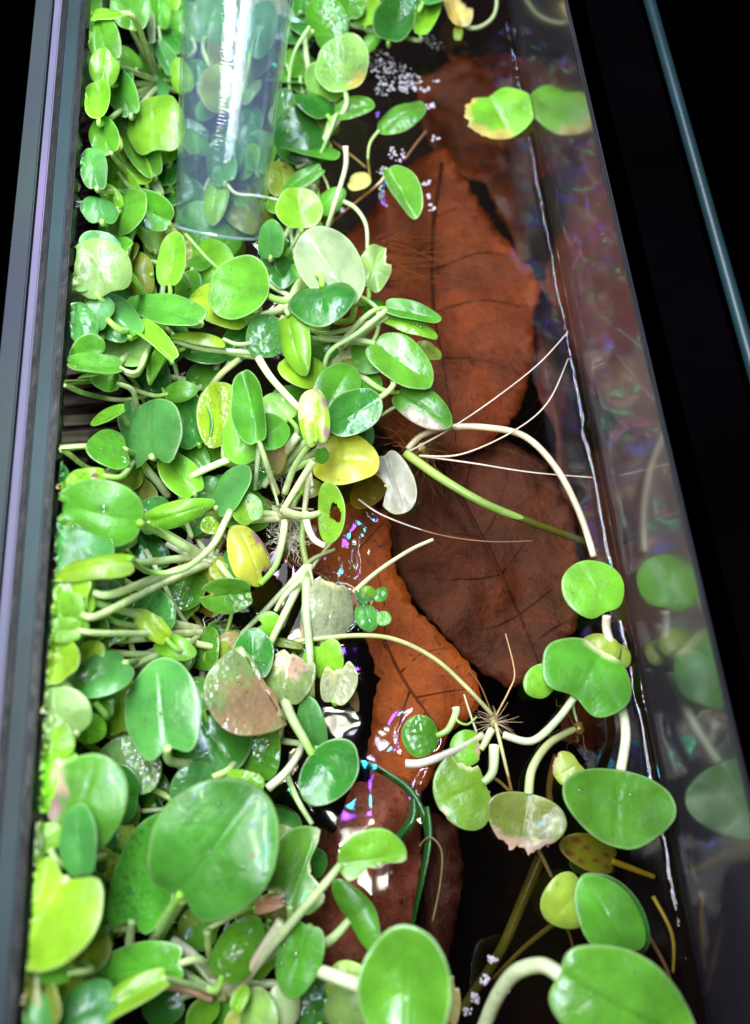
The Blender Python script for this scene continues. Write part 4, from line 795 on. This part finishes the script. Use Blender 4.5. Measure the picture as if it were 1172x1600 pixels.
X('BC', 420, 1440, 440, 1400, 50, 'o', 'z.4'); X('BC', 490, 1585, 470, 1540, 44, 'd', 'z.4')
stem('BC', [(252, 1540, 1.6), (290, 1545, 1.5), (330, 1562, 1)], .09, (.66, .42, .26), label='reddish tan stem'); stem('BC', [(440, 1440, 1.9), (400, 1500, 1.5), (372, 1548, 1)], .115, (.66, .68, .45), c2=(.68, .45, .34)); stem('BC', [(320, 1500, .8), (335, 1530, .8), (345, 1548, .7)], .08, (.66, .68, .44))
# --- bottom edge oval leaf
X('BR', 636, 1650, 636, 1444, 132, 'g', 'z3.6 n0 lb0 e0 c.22 th.09 np sh', label='smooth upright oval leaf'); X('BR', 548, 1565, 536, 1500, 66, 'yg', 'z1.2'); X('BR', 518, 1612, 560, 1552, 64, 'p', 'z1.5'); X('BR', 704, 1600, 708, 1525, 24, 't', 'z.8 np', bites=((30, 25, .3, 'pale'),)); X('BR', 500, 1600, 490, 1560, 50, 'd', 'z.4'); X('BR', 570, 1600, 590, 1540, 60, 'yg', 'z.6')
stem('BR', [(575, 1545, 2.2), (530, 1528, 2), (485, 1512, 1.6), (460, 1500, 1)], .15, (.58, .66, .40), label='stout pale stem')
# --- long rooted plant in the middle of the open water
stem('SR', [(637, 702, 0), (660, 680, .1), (700, 668, .3), (760, 668, .5), (820, 682, .5), (868, 730, .45), (905, 800, .3), (928, 870, .2)], .085, (.52, .44, .24), c2=(.68, .60, .42), taper=0, label='long pale arching stem'); stem('SR', [(634, 708, 0), (690, 748, .15), (760, 788, .1), (840, 820, -.2), (930, 852, -.6)], .125, (.34, .52, .08), c2=(.10, .16, .04), taper=.25, label='thick green stem dipping under water')
for q in ([(640, 705, .1), (700, 672, .6), (770, 625, 1), (840, 570, 1.4), (888, 518, 1.6)], [(655, 712, .1), (720, 710, .4), (800, 675, .7), (855, 630, 1), (888, 560, 1.2)], [(655, 712, .1), (740, 724, .3), (830, 738, .3), (925, 746, .4)], [(560, 780, .1), (600, 806, .1), (680, 834, -.05), (760, 846, -.1), (833, 845, -.2)]):
    stem('SR', q, .028, (.60, .50, .40), name='trailing_root', taper=.5, seg=6)
# --- star sprout
X('ST', 758, 1222, 682, 1256, 108, 'l', 'z.14 n.04 lb.02 c-.05', bites=((128, 26, .25, 'pale'), (-20, 8, .05, 'pale')), label='lime kidney leaf with a bitten notch', pet=[(770, 1205, .1), (772, 1165, 0)]); X('ST', 685, 1150, 628, 1150, 60, 'g', 'z.12 n0 lb0 e0 dew20 sh', pet=[(700, 1140, .1), (712, 1115, .1), (712, 1105, .1)]); X('ST', 755, 1172, 704, 1166, 52, 'l', 'z.16 n0 lb0 e0', bites=((175, 40, .15, 'pink'),), stains=((.05, 0, .25, 'pink'),), pet=[(758, 1160, .1), (768, 1140, 0)])
stem('ST', [(712, 1105, .1), (714, 1125, .15), (730, 1132, .15), (745, 1120, .1)], .035, (.34, .52, .1)); stem('ST', [(634, 1193, .1), (660, 1192, .15), (705, 1175, .15), (755, 1148, .05)], .10, (.62, .60, .52), c2=(.5, .44, .3), taper=.1, label='pale broken stem'); stem('ST', [(745, 1145, .1), (733, 1110, .1), (725, 1085, .1)], .03, (.5, .5, .3)); stem('ST', [(774, 1130, 0), (784, 1170, .05), (800, 1238, -.1)], .05, (.46, .42, .2)); stem('ST', [(786, 1148, .0), (830, 1158, .1), (868, 1128, .4), (897, 1090, .6)], .09, (.50, .58, .36), taper=.05, label='thick whitish stem curving to the kidney leaf')
stem('ST', [(774, 1120, 0), (795, 1080, .1), (804, 1050, .1), (790, 990, .1)], .025, (.50, .30, .12), name='trailing_root'); stem('ST', [(772, 1125, 0), (750, 1070, -.1), (725, 1040, -.2)], .02, (.45, .30, .16), name='trailing_root'); stem('ST', [(765, 1240, 0), (745, 1225, 0), (770, 1215, 0), (800, 1240, -.2)], .05, (.44, .42, .14))
for a in range(26):
    th = a / 26 * 6.28 + random.uniform(-.1, .1); r = random.uniform(18, 46); q = (772 + math.cos(th) * r, 1128 + math.sin(th) * r * .8)
    stem('ST', [(772, 1128, 0), ((772 + q[0]) / 2 + random.uniform(-3, 3), (1128 + q[1]) / 2 + random.uniform(-3, 3), .08), (*q, .02)], .010, (.42, .32, .18), name='rootlet', taper=.6, seg=5)
X('RG', 948, 958, 905, 876, 92, 'l', 'z.7 n.05 lb.03 e0 c-.12 np', label='round light green leaf reflected in the glass'); X('RG', 948, 1040, 915, 993, 66, 'yg', 'z.35 np'); X('RG', 958, 1035, 978, 1010, 40, 'yg', 'z.2 np'); X('RG', 897, 1090, 947, 1008, 136, 'g', 'z.9 n.09 lb.07 e-.1 c-.1 np', bites=((-2, 26, .10, 'pale'),), label='wide kidney shaped leaf'); X('RG', 862, 1082, 828, 1046, 56, 'l', 'z.6 n0 e0 np')
X('RG', 968, 1202, 962, 1326, 160, 'g', 'z1 n0 lb0 e-.28 pt-.02 c.08 f.1 np drops7 big.2', label='broad green leaf folded at its stem'); X('RG', 905, 1192, 868, 1216, 54, 'yg', 'z.4 np', bites=((60, 40, .08, 'pink'),)); X('RG', 826, 1240, 812, 1338, 108, 'o', 'z.4 e-.35 n0 lb0 f.1 np c.05', bites=((2, 20, .28, 'pink'), (38, 10, .12, 'pink'), (-44, 26, .06, 'pink')), stains=((.95, 0, .3, 'pink'), (.8, .4, .2, 'pink')), label='olive fan shaped leaf with a ragged pink edge')
stem('RG', [(970, 1204, .8), (978, 1150, .7), (972, 1105, .5), (960, 1060, .2)], .11, (.60, .64, .44), taper=0); stem('RG', [(948, 962, .6), (948, 985, .4), (960, 1022, .3)], .105, (.66, .60, .48), taper=0); stem('RG', [(826, 1240, .4), (832, 1200, .5), (858, 1162, .3), (900, 1138, -.1)], .105, (.50, .60, .26), c2=(.36, .34, .14), taper=.2); stem('RG', [(895, 1085, .3), (897, 1110, .1), (905, 1138, -.1)], .04, (.5, .6, .3))
X('RS', 958, 1346, 876, 1316, 50, 'yg', 'z-.3 np', stains=((.2, .1, .07, 'brown'), (.35, -.15, .07, 'brown'), (.55, .1, .08, 'brown'), (.75, .2, .1, 'brown'), (.8, -.2, .1, 'brown'), (.6, -.3, .07, 'brown'), (.15, -.2, .06, 'brown'))); stem('RS', [(955, 1345, -.3), (990, 1358, -.35), (1022, 1370, -.5)], .08, (.55, .60, .04)); stem('RS', [(870, 1180, -.2), (858, 1240, -.6), (880, 1310, -.8)], .09, (.2, .2, .06)); X('RS', 960, 1350, 890, 1350, 40, 'd', 'z-.7 np')
X('RB', 912, 1380, 860, 1442, 74, 'yg', 'z.5 e0 np drops4'); X('RB', 1010, 1490, 912, 1370, 84, 'd', 'z1.1 np n0 lb0'); X('RB', 985, 1492, 912, 1368, 90, 'g', 'z1.5 f.12 np c-.15', label='folded mid green leaf'); X('RB', 874, 1524, 1090, 1640, 150, 'g', 'z2.9 n.03 lb.04 e-.05 c-.10 np drops5 big.9 sh th.08', label='big shiny leaf with two round drops in the lower right')
stem('RB', [(876, 1524, 2.8), (845, 1508, 2.6), (805, 1520, 2.2), (775, 1560, 1.5), (750, 1620, .7)], .14, (.60, .68, .40), taper=0, label='thick pale arching stem')
stem('RB', [(845, 1340, -1.2), (820, 1400, -1.3), (780, 1490, -1.5), (720, 1580, -1.8)], .15, (.10, .14, .02)); stem('RB', [(870, 1440, -.8), (820, 1480, -1.2), (770, 1530, -1.6)], .07, (.12, .14, .03)); stem('RB', [(838, 1322, -.2), (850, 1345, -.3), (862, 1370, -.4)], .06, (.4, .42, .2)); stem('RB', [(1000, 1440, -.3), (1040, 1510, -.4), (1055, 1560, -.8)], .05, (.34, .28, .16), name='trailing_root'); stem('RB', [(1020, 1400, -.3), (1050, 1460, -.2), (1052, 1520, -.5)], .05, (.45, .5, .1)); stem('RB', [(880, 1440, -.2), (890, 1460, -.2), (895, 1480, -.3)], .04, (.3, .22, .12))
X('GL', 763, 150, 798, 212, 108, 'l', 'z.12 n.10 lb.06 e0 c-.06 np', bites=((118, 40, .10, 'tan'), (60, 30, .05, 'tan')), stains=((.4, .48, .12, 'tan'), (.7, .4, .16, 'tan'), (.95, .1, .2, 'tan')), label='yellow green kidney leaf with a frayed yellow edge')
# more leaves crowding the left glass and the upper corner
for a in [('TL', 172, 92, 150, 20, 44, 'g', 'z2.2'), ('TL', 160, 130, 168, 70, 36, 'l', 'z1.5'), ('TL', 200, 215, 205, 150, 40, 'g', 'z1.2'), ('TL', 190, 150, 186, 110, 40, 'b', 'z.6'), ('WL', 175, 240, 150, 180, 40, 'g', 'z1.4'), ('WL', 215, 345, 180, 262, 44, 'l', 'z1.6'), ('WL', 160, 345, 150, 300, 44, 'b', 'z1.5'), ('WL', 265, 255, 250, 180, 40, 'l', 'z1.4'),
          ('WL', 200, 392, 150, 380, 44, 'g', 'z.7'), ('LU', 170, 500, 130, 480, 60, 'b', 'z1.6'), ('LU', 245, 520, 215, 470, 56, 'l', 'z1.4'), ('LU', 150, 560, 120, 530, 50, 'g', 'z1.2'), ('LB', 185, 600, 140, 590, 40, 'g', 'z1.1'), ('LB', 130, 770, 110, 740, 44, 'l', 'z1.2'), ('LC', 130, 860, 100, 820, 60, 'g', 'z1'), ('LD', 135, 935, 90, 920, 60, 'yl', 'z1'),
          ('BL', 90, 1190, 60, 1130, 70, 'l', 'z.8'), ('BL', 240, 1260, 215, 1200, 60, 'g', 'z.6'), ('LE', 150, 1100, 120, 1050, 60, 'g', 'z.4'), ('CB', 330, 720, 345, 670, 60, 'g', 'z.6'), ('CC', 340, 780, 300, 760, 50, 'g', 'z.3')]: leaf(*a)
# small leaves low in the mat, under the ones above
rndf = random.Random(21); spots = []
FILLERS = 0
while FILLERS < 95:
    x, y = rndf.uniform(60, 600), rndf.uniform(-20, 1600)
    lim = 560 if 400 < y < 740 else (500 if y < 400 else (400 if y < 1050 else 440 + max(0, (y - 1450)) * .6))
    lo = 215 - y * .07
    if x > lim or x < lo or math.hypot(x - 150, y - 640) < 60: continue
    if any(math.hypot(x - a, y - b) < 32 for a, b in spots): continue
    spots.append((x, y)); FILLERS += 1
    z = rndf.uniform(.02, .55); a = rndf.uniform(0, 6.28); l = rndf.uniform(48, 80)
    key = min((k for k in PLANTS if k not in ('TT', 'FO', 'RS', 'GL', 'TI', 'BR', 'CM', 'SR')), key=lambda k: (PLANTS[k]['c'] - P(x, y, 0)).length)
    leaf(key, x - l / 2 * math.cos(a), y - l / 2 * math.sin(a), x + l / 2 * math.cos(a), y + l / 2 * math.sin(a), l * rndf.uniform(.7, 1), rndf.choice(['g', 'g', 'l', 'b', 'b', 'yg', 'd', 'd', 'g', 'o']), 'z%.2f r%d%s' % (z, rndf.uniform(-35, 35), (' dew14' if rndf.random() < .15 else '') + (' np' if rndf.random() < .7 else '')))
# rooted crowns
for k_, a in dict(TL=(10,), WL=(16,), UT=(8,), TM=(14,), TR=(6,), MU=(18,), CP=(26,), LU=(14,), LM=(26,), CR=(40, .4, .12, 2.2), CB=(22, .9), LB=(16,), CC=(60, .9, .16, .9), LC=(60, .4, .15, 1.2), LD=(50, .9, .14, 1.0), CM=(14,), LE=(44, .9, .15, .9), MC=(14,), BL=(14,), BH=(12,), BW=(6,), BC=(30, .4, .22, .8), SR=(40, .4, .13, 1.3), ST=(24, .4, .12, .8), RG=(10,)).items(): crown(k_, *a)
PLANTS['CC']['c'] = P(448, 840, .2); crown('CC', 70, .9, .05, .9, .5)
for k_ in PLANTS:
    if k_ in ('TT', 'FO', 'RS', 'GL', 'TI', 'BR'): continue
# fine brown roots spreading over the rust leaf
bm = bmesh.new()
for _ in range(60):
    x0, y0 = random.uniform(560, 610), random.uniform(370, 450); a = random.uniform(-.5, .45); l = random.uniform(30, 210) * random.random() ** .5
    p = [(x0 + l * t * math.cos(a + .15 * math.sin(t * 3 + y0)), y0 + l * t * math.sin(a + .15 * math.sin(t * 3 + y0)), -.15 - .5 * t) for t in (0, .25, .5, .75, 1)]
    tube(bm, spline([P(*q) for q in p], 4), lambda t: .016 * (1 - .6 * t), 4, cap=False)
for _ in range(26):
    x0, y0 = random.uniform(570, 640), random.uniform(530, 700); a = random.uniform(-.6, .5); l = random.uniform(30, 130)
    p = [(x0 + l * t * math.cos(a + .4 * math.sin(t * 3 + y0)), y0 + l * t * math.sin(a + .4 * math.sin(t * 3 + y0)), -.1 - .4 * t) for t in (0, .25, .5, .75, 1)]
    tube(bm, spline([P(*q) for q in p], 4), lambda t: .014 * (1 - .6 * t), 4, cap=False)
tag(link('roots', bm, simple('root_amber', (.42, .20, .07), .5, .4, 900), PLANTS['CR']['e']), kind='stuff')

# ---------------------------------------------------------------- blades of grass-like plant
def blade(pxs, wd, label, tw=0.0):
    pts = spline([P(*q) for q in pxs], 10); n = len(pts); bm = bmesh.new(); lay = colour_layer(bm); prev = None
    for i, p in enumerate(pts):
        t = i / (n - 1); d = (pts[min(i + 1, n - 1)] - pts[max(0, i - 1)]).normalized(); s = d.cross(Vector((0, 0, 1))).normalized()
        s = Matrix.Rotation(tw * t + .3, 3, d) @ s; nn = s.cross(d); ww = wd * (.35 + .65 * math.sin(math.pi * min(1, .15 + t * .8)))
        row = [bm.verts.new(p + s * ww * q + nn * h) for q, h in ((-1, .02), (0, -.03), (1, .02), (.0, -.05))]
        for v in row: v[lay] = (.02, .085, .012, 1)
        if prev:
            for a, b in ((0, 1), (1, 2), (2, 3), (3, 0)): bm.faces.new((prev[a], prev[b], row[b], row[a]))
        prev = row
    o = link('grass_blade', bm, M_SHINY, None, off=pts[0].copy()); uv0(o); tag(o, label, 'grass blade')
blade([(562, 1190, -.1), (600, 1206, .02), (640, 1235, .05), (662, 1275, .1), (668, 1310, .15)], .085, 'dark grass blade curving round the top of the bog wood')
blade([(667, 1260, .1), (670, 1310, .3), (660, 1370, .3), (644, 1450, .1)], .09, 'narrow dark blade running down beside the smooth oval leaf', .5)
blade([(646, 1248, .1), (644, 1280, .2), (620, 1312, .1), (600, 1330, 0)], .10, 'short dark blade curled over the wood', -.4)
bm = bmesh.new(); tube(bm, spline([P(655, 1322, .2), P(672, 1308, .4), P(690, 1330, .4), P(688, 1380, .2), P(676, 1440, 0)], 8), .02, 5)
tag(link('root_hair', bm, simple('root_olive', (.22, .18, .06), .5), None, off=P(655, 1322, .2)), 'single thin olive hair looping over the dark wood limb', 'root')

# ---------------------------------------------------------------- white beads painting glints of light on the rippled open water, and bubbles
def glint_froth(pts, label, rmin=.012, rmax=.048, seed=0):
    bm = bmesh.new(); rnd = random.Random(seed); c = P(pts[0][0], pts[0][1], .03)
    for (x, y, r, n) in pts:
        for _ in range(n):
            a = rnd.uniform(0, 6.28); q = r * math.sqrt(rnd.random()); p = P(x + q * math.cos(a) * 1.0, y + q * math.sin(a) * .8, .03)
            g = bmesh.ops.create_icosphere(bm, subdivisions=2, radius=1); rr = rnd.uniform(rmin, rmax); st = rnd.uniform(.8, 1.5); an = rnd.uniform(0, 3.14)
            for v in g['verts']:
                v.co *= 1 + .25 * noise.noise(v.co * 2 + Vector((x, _, 0))); v.co.x *= st; v.co.z *= .45
                v.co = Matrix.Rotation(an, 3, 'Z') @ v.co * rr + p
    tag(link('glint_froth', bm, M_GLINT_FOAM, None, off=c), label, 'glint_froth', kind='stuff')
glint_froth([(592, 95, 24, 60), (618, 120, 30, 90), (640, 130, 20, 46), (600, 140, 14, 24)], 'white beads painted for ripple glints on dark water below the top leaves', seed=1)
glint_froth([(668, 62, 12, 22), (684, 72, 10, 14), (645, 45, 10, 10)], 'smaller patch of white beads painted for ripple glints right of the top leaves', seed=2)
glint_froth([(618, 242, 15, 26), (596, 266, 8, 10), (680, 218, 7, 6)], 'white beads painted for water glints beside the folded floating leaf', seed=3)
glint_froth([(666, 285, 6, 6), (672, 305, 6, 5), (675, 325, 7, 6), (664, 140, 8, 10), (672, 165, 7, 8), (682, 128, 5, 4)], 'thin line of white beads right of the small oval leaves', .02, .06, seed=4)
glint_froth([(770, 1500, 8, 14), (756, 1530, 8, 16), (742, 1560, 8, 14), (790, 1550, 5, 8), (730, 1580, 8, 10)], 'pale debris and bubbles floating above the dark lower gap', .015, .05, seed=5)
# beads of water caught round the glittering leaf
bm = bmesh.new(); rnd = random.Random(5)
for _ in range(130):
    a = rnd.uniform(0, 6.28); q = rnd.choice((rnd.gauss(38, 5), rnd.uniform(0, 46))); x, y = 536 + q * math.cos(a), 935 + q * math.sin(a) * 1.25
    if x < 495: continue
    p = P(x, y, .12); g = bmesh.ops.create_icosphere(bm, subdivisions=2, radius=rnd.uniform(.02, .05))
    for v in g['verts']: v.co += p
tag(link('water_beads', bm, M_DROP, None, off=P(536, 935, .1)), 'cluster of glittering water beads beside the tiny sprout', 'water beads', kind='stuff')
